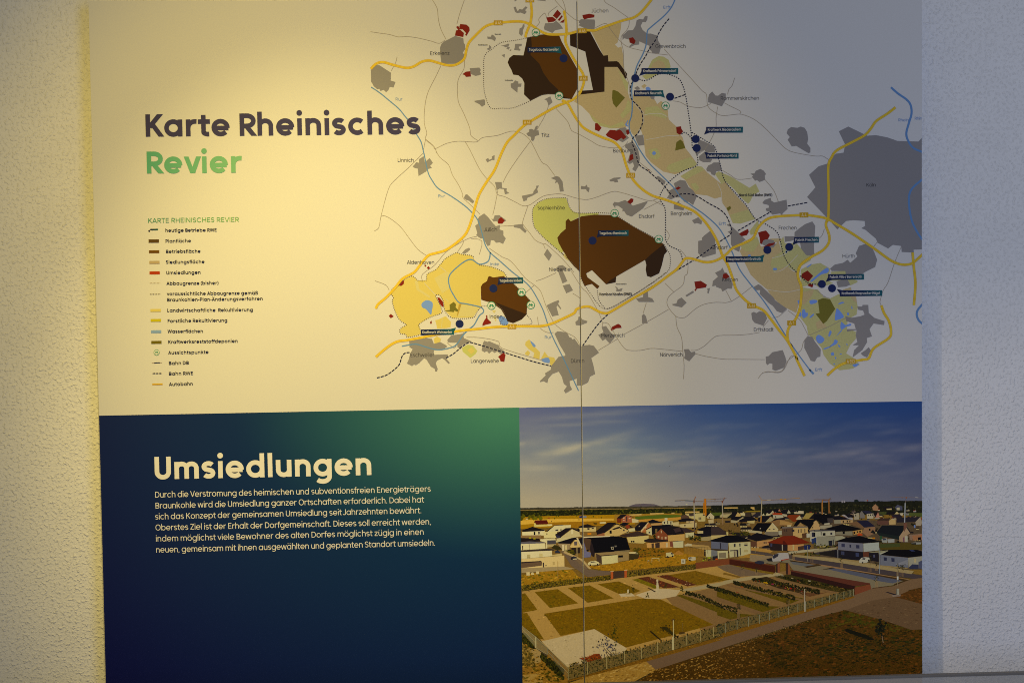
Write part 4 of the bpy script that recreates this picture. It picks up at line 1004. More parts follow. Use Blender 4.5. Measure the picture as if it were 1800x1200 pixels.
ILL = [(0.568,0.462,0.238),(0.705,0.561,0.266),(0.784,0.622,0.286),(0.812,0.647,0.302),(0.784,0.638,0.317),(0.722,0.591,0.323),(0.622,0.531,0.334),(0.517,0.455,0.339),(0.404,0.38,0.339),(0.317,0.323,0.345),(0.276,0.296,0.356),(0.281,0.302,0.368),(0.286,0.307,0.38),(0.68,0.546,0.252),(0.812,0.638,0.281),(1.042,0.821,0.345),(1.187,0.938,0.392),(1.152,0.918,0.404),(0.948,0.766,0.38),(0.722,0.599,0.351),(0.622,0.531,0.351),(0.503,0.449,0.356),(0.398,0.38,0.362),(0.317,0.328,0.368),(0.286,0.307,0.374),(0.286,0.312,0.386),(0.74,0.583,0.266),(1.063,0.83,0.345),(1.33,1.052,0.423),(1.444,1.13,0.468),(1.419,1.118,0.475),(1.257,1.01,0.462),(0.968,0.793,0.41),(0.671,0.568,0.362),(0.553,0.489,0.368),(0.455,0.423,0.368),(0.362,0.362,0.374),(0.307,0.323,0.38),(0.286,0.312,0.386),(0.849,0.671,0.296),(1.164,0.918,0.38),(1.343,1.052,0.435),(1.393,1.096,0.462),(1.38,1.085,0.475),(1.294,1.031,0.475),(1.107,0.898,0.449),(0.812,0.671,0.404),(0.561,0.496,0.368),(0.475,0.435,0.374),(0.392,0.386,0.38),(0.334,0.345,0.386),(0.307,0.328,0.398),(0.878,0.696,0.234),(1.107,0.878,0.374),(1.21,0.958,0.416),(1.234,0.979,0.435),(1.222,0.979,0.449),(1.187,0.958,0.455),(1.074,0.878,0.449),(0.859,0.713,0.416),(0.599,0.524,0.374),(0.482,0.442,0.374),(0.455,0.429,0.404),(0.423,0.416,0.423),(0.386,0.392,0.429),(0.821,0.655,0.234),(0.989,0.784,0.356),(1.063,0.849,0.386),(1.074,0.869,0.404),(1.074,0.859,0.416),(1.052,0.849,0.429),(0.979,0.803,0.429),(0.83,0.696,0.41),(0.615,0.531,0.38),(0.503,0.462,0.392),(0.503,0.468,0.429),(0.475,0.455,0.442),(0.435,0.429,0.449),(0.748,0.583,0.216),(0.849,0.688,0.328),(0.918,0.74,0.356),(0.938,0.757,0.374),(0.938,0.757,0.386),(0.918,0.748,0.398),(0.869,0.713,0.404),(0.757,0.638,0.392),(0.591,0.517,0.374),(0.496,0.455,0.386),(0.496,0.462,0.423),(0.468,0.449,0.435),(0.435,0.423,0.435),(0.671,0.531,0.208),(0.713,0.583,0.302),(0.775,0.638,0.328),(0.803,0.655,0.345),(0.803,0.663,0.356),(0.793,0.655,0.368),(0.748,0.63,0.374),(0.655,0.561,0.368),(0.531,0.475,0.356),(0.462,0.423,0.374),(0.455,0.429,0.398),(0.442,0.423,0.416),(0.416,0.404,0.416),(0.568,0.455,0.216),(0.583,0.489,0.276),(0.655,0.539,0.302),(0.68,0.568,0.317),(0.688,0.576,0.334),(0.671,0.568,0.339),(0.63,0.539,0.345),(0.568,0.496,0.345),(0.468,0.423,0.334),(0.404,0.38,0.345),(0.404,0.386,0.368),(0.404,0.386,0.386),(0.386,0.38,0.392)]

# ------------------------------------------------------------------ the printed aerial photograph
# colours were read off the photograph of the board and divided by the light that falls there (ILL), so they are the inks' own
def light(x, y):
    u = min(11.999, max(0, (x - 170) / 120.0)); v = min(7.999, max(0, (y - 10) / 147.5))
    i, j = int(u), int(v); u -= i; v -= j
    g = lambda a, b_: ILL[b_ * 13 + a]
    return tuple((g(i, j)[c] * (1 - u) + g(i + 1, j)[c] * u) * (1 - v) + (g(i, j + 1)[c] * (1 - u) + g(i + 1, j + 1)[c] * u) * v for c in range(3))
def ink(c, x, y):
    l = light(x, y); s = srgb(c)
    a = [max(0.001, s[k] / l[k] * 0.94 - 0.0015) for k in range(3)]
    m = max(1.0, max(a) / 0.80)
    return tuple(v / m for v in a)
RND = random.Random(7)
PH = Print(); PZ = [5.0]
def nz():
    PZ[0] += 0.012; return PZ[0]
def jit(c, a): 
    k = 1 + RND.uniform(-a, a); return tuple(min(255, v * k) for v in c)
def grade(c):
    l = 0.3 * c[0] + 0.59 * c[1] + 0.11 * c[2]
    k = 1.28 if c[0] >= c[1] > c[2] and c[1] > 0.5 * c[0] else 0.92
    if min(c) > 90 and max(c) - min(c) < 50: c = (c[0], c[1] * 0.98, c[2] * 0.88)
    return tuple(255 * 1.04 * (min(1, max(0.004, (l + (v - l) * k) / 255)) ** 1.10) for v in c)
def C(c):
    c = grade(c)
    return lambda x, y: ink(c, x, y)
def ph(s, c, g=0.12):
    PH.poly(px(s), nz(), C(c), g)
def vnoise(x, y, seed=0):
    def hsh(i, j):
        n = (i * 374761393 + j * 668265263 + seed * 982451653) & 0xffffffff
        n = ((n ^ (n >> 13)) * 1274126177) & 0xffffffff
        return ((n ^ (n >> 16)) & 0xffff) / 65535.0
    i, j = math.floor(x), math.floor(y); u, v = x - i, y - j
    u, v = u * u * (3 - 2 * u), v * v * (3 - 2 * v)
    return (hsh(i, j) * (1 - u) + hsh(i + 1, j) * u) * (1 - v) + (hsh(i, j + 1) * (1 - u) + hsh(i + 1, j + 1) * u) * v
def fbm(x, y, seed=0, o=4):
    s, a, t = 0, 1, 0
    for k in range(o): s += a * vnoise(x * 2 ** k, y * 2 ** k, seed + k); t += a; a *= 0.5
    return s / t
def horizon(x): return 891.5 - (x - 915) * 0.0135 - 3.0 * max(0, min(1, (x - 1250) / 250))
# sky: deep blue at the top right, pale towards the horizon, thin cloud streaks
def streak(x, y, x0, y0, x1, y1, w):
    dx, dy = x1 - x0, y1 - y0; l2 = dx * dx + dy * dy
    t = ((x - x0) * dx + (y - y0) * dy) / l2
    yy = y0 + dy * t
    if t < -0.05 or t > 1.05: return 0
    e = max(0, 1 - (2 * t - 1) ** 2) if 0 < t < 1 else 0
    return e * math.exp(-((y - yy) / (w * (0.45 + 0.75 * fbm(x / 22, y / 9, 5)))) ** 2)
def sky_col(x, y):
    v = min(1, max(0, (y - 706) / 182)); u = (x - 913) / 707
    top = [(96, 98, 122), (76, 86, 116), (40, 66, 112), (30, 56, 104), (28, 54, 104)]
    mid = [(126, 128, 124), (108, 118, 124), (82, 94, 116), (64, 76, 104), (56, 66, 98)]
    low = [(172, 156, 120), (160, 148, 122), (126, 120, 118), (100, 98, 106), (84, 86, 102)]
    def row(r):
        k = min(3.999, max(0, u * 4)); i = int(k); k -= i
        return tuple(a + (b_ - a) * k for a, b_ in zip(r[i], r[i + 1]))
    t, m, l = row(top), row(mid), row(low)
    k = v / 0.45
    c = tuple(a + (b_ - a) * k for a, b_ in zip(t, m)) if k < 1 else tuple(a + (b_ - a) * min(1, (v - 0.45) / 0.50) for a, b_ in zip(m, l))
    s = (0.36 * streak(x, y, 935, 808, 1140, 752, 7) + 0.35 * streak(x, y, 930, 800, 1040, 782, 9) + 0.30 * streak(x, y, 1080, 807, 1275, 784, 4)
         + 0.26 * streak(x, y, 905, 740, 1190, 716, 6) + 0.24 * streak(x, y, 915, 752, 1120, 738, 4) + 0.22 * streak(x, y, 1025, 790, 1110, 777, 9) + 0.30 * streak(x, y, 1140, 812, 1185, 808, 5)
         + 0.22 * streak(x, y, 1360, 812, 1650, 782, 8) + 0.20 * streak(x, y, 1425, 802, 1515, 790, 13) + 0.22 * streak(x, y, 1300, 790, 1360, 786, 4)
         + 0.45 * streak(x, y, 890, 822, 1000, 822, 6) + 0.40 * streak(x, y, 890, 782, 926, 780, 4) + 0.20 * streak(x, y, 1560, 792, 1640, 780, 5)
         + 0.20 * max(0, fbm(x / 48 + y / 16, y / 11, 3) - 0.42) * 4 * (1 - abs(2 * v - 1)))
    s = min(0.8, s)
    k = min(1, max(0, (u - 0.15) / 0.5)); warm = tuple(a + (b_ - a) * k for a, b_ in zip((186, 172, 134), (128, 122, 126)))
    return tuple(a + (w - a) * s for a, w in zip(c, warm))
NX, NY = 118, 40
def gx(i): return 912.6 + (1640 - 912.6) * i / NX
for i in range(NX):
    for j in range(NY):
        q = []
        for xx, k in ((gx(i), j), (gx(i + 1), j), (gx(i + 1), j + 1), (gx(i), j + 1)):
            y0, y1 = mid_y(xx), horizon(xx) + 6
            y = y0 + (y1 - y0) * k / NY
            q.append((xx + 0.0125 * (y - 717) * (1660 - xx) / 747, y))
        PH.poly(q, 4, lambda x, y: ink(sky_col(x, y), x, y), 0.05)
LEFT = lambda y: 912.6 + 0.0125 * (y - 717)
# far land
def band(xa, xb, top, bot, c, amp=0.0, step=3.0, g=0.15, seed=0):
    x = xa
    while x < xb:
        x2 = min(xb, x + step * RND.uniform(0.6, 1.4)); t = top((x + x2) / 2) - amp * fbm(x / 9, 3.3, seed); 
        PH.poly([(x, t + RND.uniform(-.3, .3) * min(1, amp)), (x2, t + RND.uniform(-.3, .3) * min(1, amp)), (x2, bot(x2)), (x, bot(x))], nz(), C(jit(c, 0.10)), g); x = x2
ground0 = [(LEFT(890), 893)] + [(x, horizon(x) + 3) for x in range(940, 1640, 40)] + [(1640, 880), (1640, 1290), (LEFT(1290), 1290)]
PH.poly(ground0, nz(), C((112, 90, 46)), 0.3)
ph('P 990,905 1040,890 1110,886 1200,890 1250,906 1250,925 990,925', (96, 84, 84), .05)
band(914, 1640, lambda x: horizon(x) + 1.5, lambda x: horizon(x) + 9, (66, 60, 44), 1.5, 4, .2)
band(914, 1270, lambda x: horizon(x) + 4.5, lambda x: horizon(x) + 6.3, (140, 118, 72), 0.2, 9, .1)
band(914, 1640, lambda x: horizon(x) + 6.5, lambda x: horizon(x) + 18 + max(0, (x - 1270) * 0.012), (42, 42, 16), 2.2, 2.6, .3, 4)
band(1250, 1640, lambda x: horizon(x) + 2.0, lambda x: horizon(x) + 24, (30, 30, 20), 3.0, 2.6, .3, 9)
for k in range(900):
    x = RND.uniform(916, 1622); y = horizon(x) + RND.uniform(6, 17); r = RND.uniform(.8, 2.0)
    c = (72, 70, 22) if x < 1250 else (48, 46, 28)
    PH.disc((x, y), r, nz(), C(jit(c if RND.random() < .42 else (28, 28, 12), .25)), 6, r * .8)
# fields behind the village
ph('P 70,1000 300,990 900,978 1040,1000 1040,1060 70,1100', (150, 116, 34), .15)
ph('Q 45,405 500,385 1000,378 1560,375 1560,408 1000,425 500,440 45,478', (196, 160, 78), .10)
ph('Q 45,375 980,338 1640,315 1640,340 900,372 45,395', (150, 118, 28), .25)
ph('Q 500,440 1000,425 1560,408 1640,440 1200,500 900,530 600,500', (142, 106, 34), .2)
for k in range(46):
    x = RND.uniform(916, 1088); o = 905.5 + RND.uniform(0, 5) - (x - 915) * .013
    if x < 955 or RND.random() < .2: PH.disc((x, o + 1), RND.uniform(1.5, 4.0) if x < 955 else 1.3, nz(), C(jit((88, 82, 20), .2)), 8)
ph('V 0,310 440,300 1100,290 1080,345 1080,380 340,390 0,420', (142, 112, 50), .15)
ph('V 330,345 780,312 1075,320 1075,355 700,378 345,390', (84, 98, 18), .12)
ph('V 380,395 800,372 1080,350 1080,400 780,420 400,430', (168, 130, 66), .15)
for s in ('V 575,290 800,283 800,300 575,312', 'V 230,310 440,300 440,322 260,330', 'V 1145,262 1380,258 1380,280 1145,290', 'V 925,280 975,278 975,300 925,300', 'W 210,195 430,192 430,212 210,215', 'W 640,190 700,190 705,240 640,210'):
    ph(s, (176, 150, 96), .2)
ph('W 600,250 800,245 800,268 480,275', (122, 104, 44), .1); ph('W 10,280 170,275 170,320 10,340', (76, 84, 22), .1)
ph('X 1060,270 1180,262 1180,300 1060,350', (66, 70, 30), .15); ph('X 1480,280 1760,285 1760,345 1490,330', (72, 78, 32), .15)
ph('W 230,460 700,440 650,600 220,590', (120, 100, 30), .25)
# far rows of small houses
for k in range(150):
    x = RND.uniform(1290, 1618); y = RND.uniform(898, 926) - (x - 1290) * .012
    if x > 1500 and y < 905 and RND.random() < .4: continue
    w = RND.uniform(3, 8) * (0.6 + (y - 890) / 50); h = w * .45
    rc = jit(RND.choice([(34, 30, 34), (30, 28, 34), (46, 38, 38), (84, 44, 30)] if RND.random() < .9 else [(140, 58, 22)]), .2)
    wc = jit(RND.choice([(150, 142, 132), (172, 160, 138), (110, 98, 86), (134, 128, 130)]), .15)
    PH.poly([(x - w / 2, y), (x + w / 2, y), (x + w / 2, y + h), (x - w / 2, y + h)], nz(), C(wc), .1)
    if RND.random() < .6: PH.poly([(x - w * .65, y + h * .25), (x - w * .4, y - h * .7), (x + w * .35, y - h * .7), (x + w * .6, y + h * .25)], nz(), C(rc), .1)
    else: PH.poly([(x + w * .2, y + h), (x + w * .2, y), (x + w * .5, y - h * .8), (x + w * .8, y), (x + w * .8, y + h)], nz(), C(jit(wc, .1)), .1); PH.poly([(x - w * .6, y + .2), (x - w * .3, y - h * .9), (x + w * .5, y - h * .9), (x + w * .2, y + .2)], nz(), C(rc), .1)
for k in range(130):
    x = RND.uniform(1270, 1620); y = RND.uniform(897, 932)
    PH.disc((x, y), RND.uniform(.9, 2.2), nz(), C(jit((36, 36, 22), .3)), 6, RND.uniform(.7, 1.4))
DK = (32, 25, 24); DK2 = (25, 20, 23); WW = (206, 192, 146); WC = (160, 154, 142); WS = (104, 104, 118); BR = (132, 88, 54); TN = (182, 158, 106); BLK = (15, 12, 14)
HOUSES = [
 # west (Q)
 ('Q 265,430 285,405 475,400 500,465 290,475', (98, 24, 10)), ('Q 262,470 280,440 300,475 560,470 560,495 270,515', (190, 172, 110)), ('Q 480,470 560,468 560,490 490,495', (206, 190, 140)),
 ('Q 70,595 440,570 440,640 420,650 75,650', WW), ('Q 55,572 240,508 440,562 420,575 90,588', DK), ('Q 260,590 285,590 285,640 262,640', BLK), ('Q 332,590 358,588 356,630 334,630', (80, 68, 56)),
 ('Q 48,650 380,645 380,700 48,712', (138, 112, 74)), ('Q 48,690 350,700 370,745 48,760', (34, 26, 22)), ('Q 185,680 215,680 215,702 190,702', (150, 140, 30)), ('Q 250,690 290,690 290,712 255,712', (140, 130, 40)),
 ('Q 470,585 600,490 865,480 860,525 800,560 680,590 480,600', WW), ('Q 465,585 570,500 590,500 480,592', DK), ('Q 565,488 730,475 735,485 570,495', (70, 58, 48)), ('Q 420,595 640,585 640,690 425,695', (212, 200, 160)), ('Q 612,555 660,552 658,575 612,578', (60, 52, 44)), ('Q 690,550 712,548 712,570 692,572', (70, 60, 50)), ('Q 465,615 480,613 482,640 468,642', (70, 60, 50)),
 ('Q 605,635 780,530 885,528 700,675 690,695 630,690', DK), ('Q 700,680 885,545 1055,620 1055,665 800,695 690,740', (186, 170, 124)), ('Q 875,530 900,528 1060,605 1060,622 885,548', DK), ('Q 625,640 690,660 690,695 630,700', (52, 46, 60)), ('Q 865,555 900,553 902,625 868,628', (208, 194, 150)),
 ('Q 630,700 690,690 960,675 640,765', (190, 176, 130)),
 ('Q 360,712 600,695 620,720 640,760 470,770 370,740', WW), ('Q 475,730 620,725 620,790 480,795', (74, 68, 66)), ('Q 460,700 478,700 480,860 455,860', WW), ('Q 480,795 620,790 620,825 480,845', (160, 142, 100)),
 ('Q 635,765 880,690 955,680 985,700 1060,680 1060,790 1000,800 970,720 920,720 850,790 700,785', DK2), ('Q 650,780 850,785 840,890 760,900 690,850', (150, 130, 96)), ('Q 720,800 755,800 755,895 725,900', (206, 190, 150)), ('Q 765,810 800,805 800,905 770,905', (200, 186, 150)),
 ('Q 850,820 930,720 965,720 1020,840 860,850', TN), ('Q 915,750 965,748 965,810 918,812', (96, 86, 80)), ('Q 950,690 975,685 1050,850 1035,860', (196, 180, 140)), ('Q 870,850 1010,840 1010,935 880,945', (44, 34, 26)), ('Q 955,850 968,850 968,990 958,990', (170, 152, 110)),
 ('Q 770,930 830,890 900,880 930,930 880,965 790,955', (84, 74, 22)), ('Q 545,850 600,800 680,830 720,870 640,890', (52, 46, 20)), ('Q 605,905 650,890 690,915 690,935 610,935', (44, 46, 58)),
 ('Q 50,760 190,745 445,760 445,780 190,785 50,790', (96, 90, 88)), ('Q 50,790 445,775 450,865 50,890', WW), ('Q 185,790 192,790 192,880 186,880', (110, 96, 74)), ('Q 70,815 88,815 88,885 74,885', (70, 60, 50)),
 ('Q 50,890 500,862 590,875 590,892 60,920', (62, 52, 44)), ('Q 58,918 555,895 560,985 60,1030', (208, 194, 150)), ('Q 560,965 720,940 720,975 560,985', (178, 158, 108)), ('Q 150,960 205,958 205,1008 152,1010', (176, 160, 112)), ('Q 350,945 405,942 405,995 352,998', (180, 164, 116)), ('Q 150,1008 205,1006 205,1014 150,1016', (90, 78, 58)),
 ('Q 60,1032 755,975 760,1165 400,1195 60,1195', (190, 168, 118)), ('Q 60,1080 380,1062 395,1085 390,1140 60,1180', (104, 84, 62)), ('Q 60,1080 380,1062 390,1075 60,1102', (48, 38, 34)), ('Q 405,1090 428,1088 430,1195 408,1195', (66, 56, 48)), ('Q 565,1078 602,1075 602,1130 568,1132', (176, 154, 104)), ('Q 450,1130 468,1128 468,1145 452,1146', (60, 50, 42)), ('Q 445,1165 460,1165 460,1195 447,1195', (60, 50, 42)),
 # behind the seam
 ('Q 990,530 1060,520 1270,510 1270,590 1010,600', (190, 170, 118)), ('Q 980,508 1130,465 1285,512 1150,525 1000,525', DK), ('Q 1130,530 1165,528 1165,558 1132,558', (56, 46, 44)), ('Q 1200,525 1235,523 1235,543 1202,545', (56, 46, 44)), ('Q 940,555 1000,535 1010,575 960,580', DK), ('Q 1000,590 1270,585 1280,640 1060,660 1010,640', (120, 96, 56)), ('Q 1130,615 1195,610 1195,635 1135,640', (180, 120, 30)),
 ('Q 1270,580 1460,440 1600,440 1420,620 1410,655 1290,640', DK), ('Q 1285,640 1410,605 1410,660 1290,660', (132, 92, 62)),
 ('V 0,480 40,458 245,570 190,600 60,660 0,665', TN), ('V 0,455 50,455 245,565 240,575 40,470 0,490', DK), ('V 0,530 60,500 130,540 120,550 50,520 0,552', DK), ('V 20,590 55,588 55,622 22,624', BLK), ('V 48,560 72,560 72,585 50,585', BLK), ('V 140,552 165,552 165,580 142,580', (60, 50, 44)),
 ('Q 1410,660 1410,610 1610,470 1660,490 1660,660', TN), ('Q 1490,570 1525,568 1525,620 1492,620', BLK), ('Q 1530,545 1660,500 1660,530 1560,560', DK),
 ('V 38,365 115,375 110,450 45,445', (98, 50, 28)), ('V 38,370 100,312 210,310 130,368 110,380', DK), ('V 115,375 205,318 280,350 280,440 120,440', (150, 96, 66)), ('V 205,310 290,345 345,365 280,352', DK), ('V 190,340 208,340 208,425 192,425', (54, 46, 44)), ('V 280,375 390,395 390,440 290,445', (198, 182, 138)), ('V 138,360 165,355 165,375 140,378', (190, 168, 130)), ('V 138,400 165,398 165,412 140,414', (186, 162, 124)), ('V 230,365 262,362 262,382 232,384', (186, 162, 124)),
 ('V 80,465 150,440 250,450 180,495 150,500', DK2), ('V 175,490 245,470 260,530 200,540', (140, 58, 22)), ('V 240,480 310,525 250,520', DK), ('V 220,540 330,530 335,580 240,590', (198, 188, 156)),
 ('V 325,525 420,435 540,435 430,575 345,575', DK2), ('V 430,580 545,440 590,480 590,520 520,540 510,600 440,600', (156, 104, 64)), ('V 425,575 545,435 560,440 440,600', (200, 180, 150)), ('V 490,505 520,500 520,530 492,535', (188, 170, 130)), ('V 530,425 620,388 780,440 590,455', DK2), ('V 590,455 780,445 770,490 600,490', (170, 138, 92)), ('V 395,495 415,490 408,512 398,512', (150, 140, 130)),
 ('V 775,425 810,410 850,410 945,420 945,475 780,475', (206, 194, 150)), ('V 815,365 860,365 860,408 815,408', (206, 200, 180)), ('V 800,425 822,423 822,460 802,462', (70, 60, 50)), ('V 855,415 872,415 872,465 857,465', (80, 68, 54)), ('V 905,425 925,425 925,470 907,470', (80, 68, 54)),
 ('V 940,440 1045,430 1045,500 950,495', (178, 160, 116)), ('V 1050,470 1335,440 1330,520 1060,525', (184, 166, 120)), ('V 1030,400 1170,358 1290,400 1290,415 1060,430', DK2), ('V 1165,420 1290,415 1290,445 1165,450', (170, 150, 110)), ('V 1205,420 1218,420 1218,445 1206,445', (66, 56, 48)), ('V 1130,480 1155,478 1155,500 1132,502', (70, 58, 48)),
 ('V 1150,300 1210,298 1215,335 1330,290 1480,290 1475,420 1360,425 1340,390 1150,350', (196, 184, 146)), ('V 1075,330 1150,310 1220,345 1200,370 1080,375', (84, 66, 50)), ('V 1365,355 1382,355 1382,395 1367,395', (66, 58, 54)), ('V 1392,355 1408,355 1408,400 1394,400', (66, 58, 54)), ('V 1435,315 1462,313 1462,330 1437,332', (70, 62, 58)), ('V 1210,300 1280,295 1290,335 1230,340', (70, 58, 52)),
 ('V 1490,330 1560,282 1620,340 1615,380 1510,375', (190, 176, 140)), ('V 1480,290 1560,280 1500,345 1480,345', DK2), ('V 1520,400 1610,380 1610,450 1530,455', (160, 148, 124)), ('V 1530,350 1550,348 1550,370 1532,372', (72, 62, 56)),
 ('V 1340,550 1500,500 1660,510 1660,640 1560,660 1400,580', DK2), ('V 1290,630 1420,600 1530,575 1580,650 1400,680', DK2), ('V 1405,680 1580,660 1660,650 1660,700 1560,735 1410,735', (150, 138, 112)), ('V 1340,580 1440,575 1440,615 1350,620', (178, 162, 120)),
 ('V 65,655 380,580 560,640 220,680', (58, 44, 36)), ('V 200,680 555,650 555,730 470,780 230,770', (178, 160, 108)), ('V 265,738 292,735 292,762 268,764', BLK), ('V 298,738 325,735 325,762 300,764', BLK),
 ('V 515,550 600,500 610,650 520,620', (186, 178, 150)), ('V 605,490 900,475 960,520 1000,640 700,600 610,645', DK2), ('V 660,545 695,540 695,610 662,615', (104, 88, 56)), ('V 510,550 600,500 600,520 520,560', DK), ('V 555,590 580,590 580,615 558,615', (60, 54, 52)),
 ('V 665,625 760,535 870,640 865,730 680,705', (118, 72, 46)), ('V 755,535 900,490 1090,520 1140,620 865,645', DK), ('V 865,650 1140,628 1140,740 870,745', (176, 146, 92)), ('V 955,545 1060,520 1085,580 990,605', (62, 48, 44)), ('V 700,660 728,655 728,690 702,692', (190, 168, 130)), ('V 765,670 778,668 778,715 766,715', (190, 168, 130)), ('V 815,672 845,670 845,708 817,710', (190, 168, 130)), ('V 752,570 768,568 768,610 754,612', (190, 168, 130)),
 ('V 1080,535 1160,530 1310,585 1145,605', (56, 44, 40)), ('V 1150,610 1290,598 1290,680 1155,685', (190, 184, 156)),
 ('V 480,725 560,700 870,725 870,745 620,770 485,750', (40, 32, 28)), ('V 520,775 740,760 870,748 950,770 940,850 720,860 530,850', (170, 136, 86)), ('V 600,780 640,775 640,850 605,850', (70, 54, 40)), ('V 660,775 735,765 735,850 665,855', (58, 46, 38)), ('V 835,770 865,768 865,840 838,842', (196, 180, 140)), ('V 900,745 950,745 950,835 905,835', (110, 70, 52)), ('V 945,750 1118,735 1118,845 960,850', (204, 194, 150)), ('V 945,742 1118,732 1118,740 948,750', (70, 58, 46)),
 # big dark roof by the seam
 ('Q 1060,690 1640,660 1662,680 1662,905 1250,935 1200,800 1190,715', BLK), ('Q 1060,690 1180,705 1190,740 1165,900 1130,880 1080,800', (78, 60, 44)), ('Q 1060,670 1500,655 1500,670 1070,690', (200, 186, 150)), ('Q 1050,770 1075,760 1120,910 1195,930 1180,1000 1080,1010 1060,1000', (104, 100, 128)), ('Q 1190,740 1215,800 1250,935 1240,1000 1200,980 1170,880', (44, 34, 32)), ('Q 1115,880 1150,880 1150,905 1120,905', BLK),
 ('V 0,680 190,680 255,880 0,910', BLK), ('V 0,905 255,885 230,920 0,925', (120, 106, 76)), ('Q 1250,935 1662,905 1662,1000 1640,1090 1360,1120 1270,1040', (136, 116, 80)), ('V 0,925 232,915 232,1050 70,1075 0,1085', (140, 120, 82)), ('V 60,975 138,970 138,1005 62,1008', BLK),
 ('Q 1270,940 1360,985 1365,1115 1280,1060', (70, 56, 44)), ('Q 1360,985 1620,962 1625,1098 1370,1120', (206, 198, 162)), ('Q 1320,975 1600,955 1620,965 1360,988', (60, 48, 38)), ('V 0,970 52,968 52,1102 0,1108', (206, 198, 162)),
 ('V 230,920 340,915 395,950 240,945', (190, 178, 146)), ('V 240,945 395,950 400,1040 240,1050', (62, 52, 28)), ('V 390,880 505,880 505,970 400,970', (50, 40, 22)), ('V 300,860 385,860 385,935 305,900', (74, 62, 24)), ('V 400,990 470,990 470,1015 405,1015', (170, 84, 26)),
 ('V 595,945 710,935 715,1000 605,1010', (52, 40, 28)), ('V 400,1010 600,1000 720,1040 500,1060', (118, 92, 30)),
 ('V 1570,755 1662,745 1662,860 1570,860', (96, 96, 122)), ('V 1530,735 1662,695 1662,750 1570,755', BLK), ('V 1480,880 1662,865 1662,985 1485,1000', (170, 164, 140)), ('V 1475,870 1662,858 1662,885 1480,885', (72, 60, 46)), ('V 1320,920 1475,905 1475,980 1330,940', (42, 34, 28)),
 ('V 1250,770 1560,740 1570,830 1260,780', (104, 84, 54)),
 # middle (W)
 ('W 140,330 200,280 330,275 330,300 250,365 140,355', (150, 140, 116)), ('W 195,280 325,275 325,300 200,308', (110, 98, 74)), ('W 330,275 430,268 390,350 330,360', DK2), ('W 390,345 430,272 480,310 475,345', (172, 148, 100)), ('W 480,290 550,288 550,335 480,330', (170, 162, 140)), ('W 550,280 640,275 640,350 550,345', (60, 50, 40)), ('W 650,280 720,275 700,340 660,330', (120, 104, 74)),
 ('W 310,390 360,342 510,345 430,410 320,405', DK2), ('W 320,400 420,410 510,350 545,365 400,450 320,440', (150, 140, 120)), ('W 440,410 560,350 680,350 760,410 600,420 480,440', DK2), ('W 580,420 710,405 700,455 590,450', (170, 158, 124)), ('W 90,375 320,370 310,440 95,445', (112, 92, 56)), ('W 220,415 310,410 310,440 230,445', (40, 34, 36)),
 ('W 660,330 760,270 830,270 760,350 680,345', (44, 38, 42)), ('W 820,330 850,290 870,330', (178, 170, 150)), ('W 880,330 910,275 950,330', (178, 170, 150)), ('W 760,370 830,335 960,335 900,430 830,440 760,420', DK2), ('W 870,440 965,345 1010,390 990,420', (146, 138, 116)),
 ('W 870,260 930,238 1000,240 960,300 880,280', DK2), ('W 950,300 1000,245 1020,280 990,310', (160, 152, 136)), ('W 1010,250 1050,215 1100,225 1130,265 1010,275', DK2), ('W 1085,255 1105,222 1130,260', (150, 110, 84)), ('W 1130,260 1170,232 1260,235 1230,270 1130,270', DK2), ('W 1230,290 1255,235 1285,275 1285,295', (156, 150, 138)), ('W 1270,250 1340,230 1360,270 1280,270', DK2), ('W 1390,285 1420,250 1500,255 1500,300 1390,300', (160, 152, 140)), ('W 1140,275 1230,285 1230,305 1160,310', DK),
 ('W 985,288 1140,284 1175,318 1000,316', (150, 54, 14)), ('W 1000,318 1170,320 1170,368 1010,372', (160, 156, 146)), ('W 1035,335 1052,335 1052,358 1037,358', (60, 54, 52)), ('W 1150,300 1230,310 1235,350 1180,340', (156, 148, 134)),
 ('W 1225,340 1260,315 1450,318 1380,420 1330,430', (124, 50, 12)), ('W 1370,385 1435,325 1475,390 1400,400', (170, 160, 138)), ('W 1480,380 1540,288 1670,288 1580,380', (134, 118, 72)), ('W 1670,290 1754,280 1754,400 1590,375', DK2),
 ('W 960,430 1080,390 1180,395 1320,450 1310,490 1020,500', (122, 96, 64)), ('W 960,430 1050,375 1180,360 1210,400 1090,392', DK), ('W 1120,400 1320,450 1310,490 1110,470', (140, 114, 74)), ('W 1230,485 1295,480 1295,505 1235,508', (170, 160, 140)),
 ('W 650,575 750,448 985,448 890,580 820,590', BLK), ('W 890,575 990,450 1085,555 1085,590 900,590', (172, 160, 134)), ('W 980,450 1000,448 1090,550 1080,565', (190, 184, 166)), ('W 600,590 650,565 820,585 820,620 610,605', (150, 142, 124)), ('W 870,590 1085,590 1085,650 990,660 880,640', (112, 104, 96)), ('W 930,545 960,545 960,560 932,560', (70, 62, 56)), ('W 1005,540 1028,540 1028,556 1006,556', (70, 62, 56)), ('W 790,530 808,525 800,545 788,548', (150, 144, 140)), ('W 1090,575 1145,570 1145,640 1092,640', (150, 148, 140)),
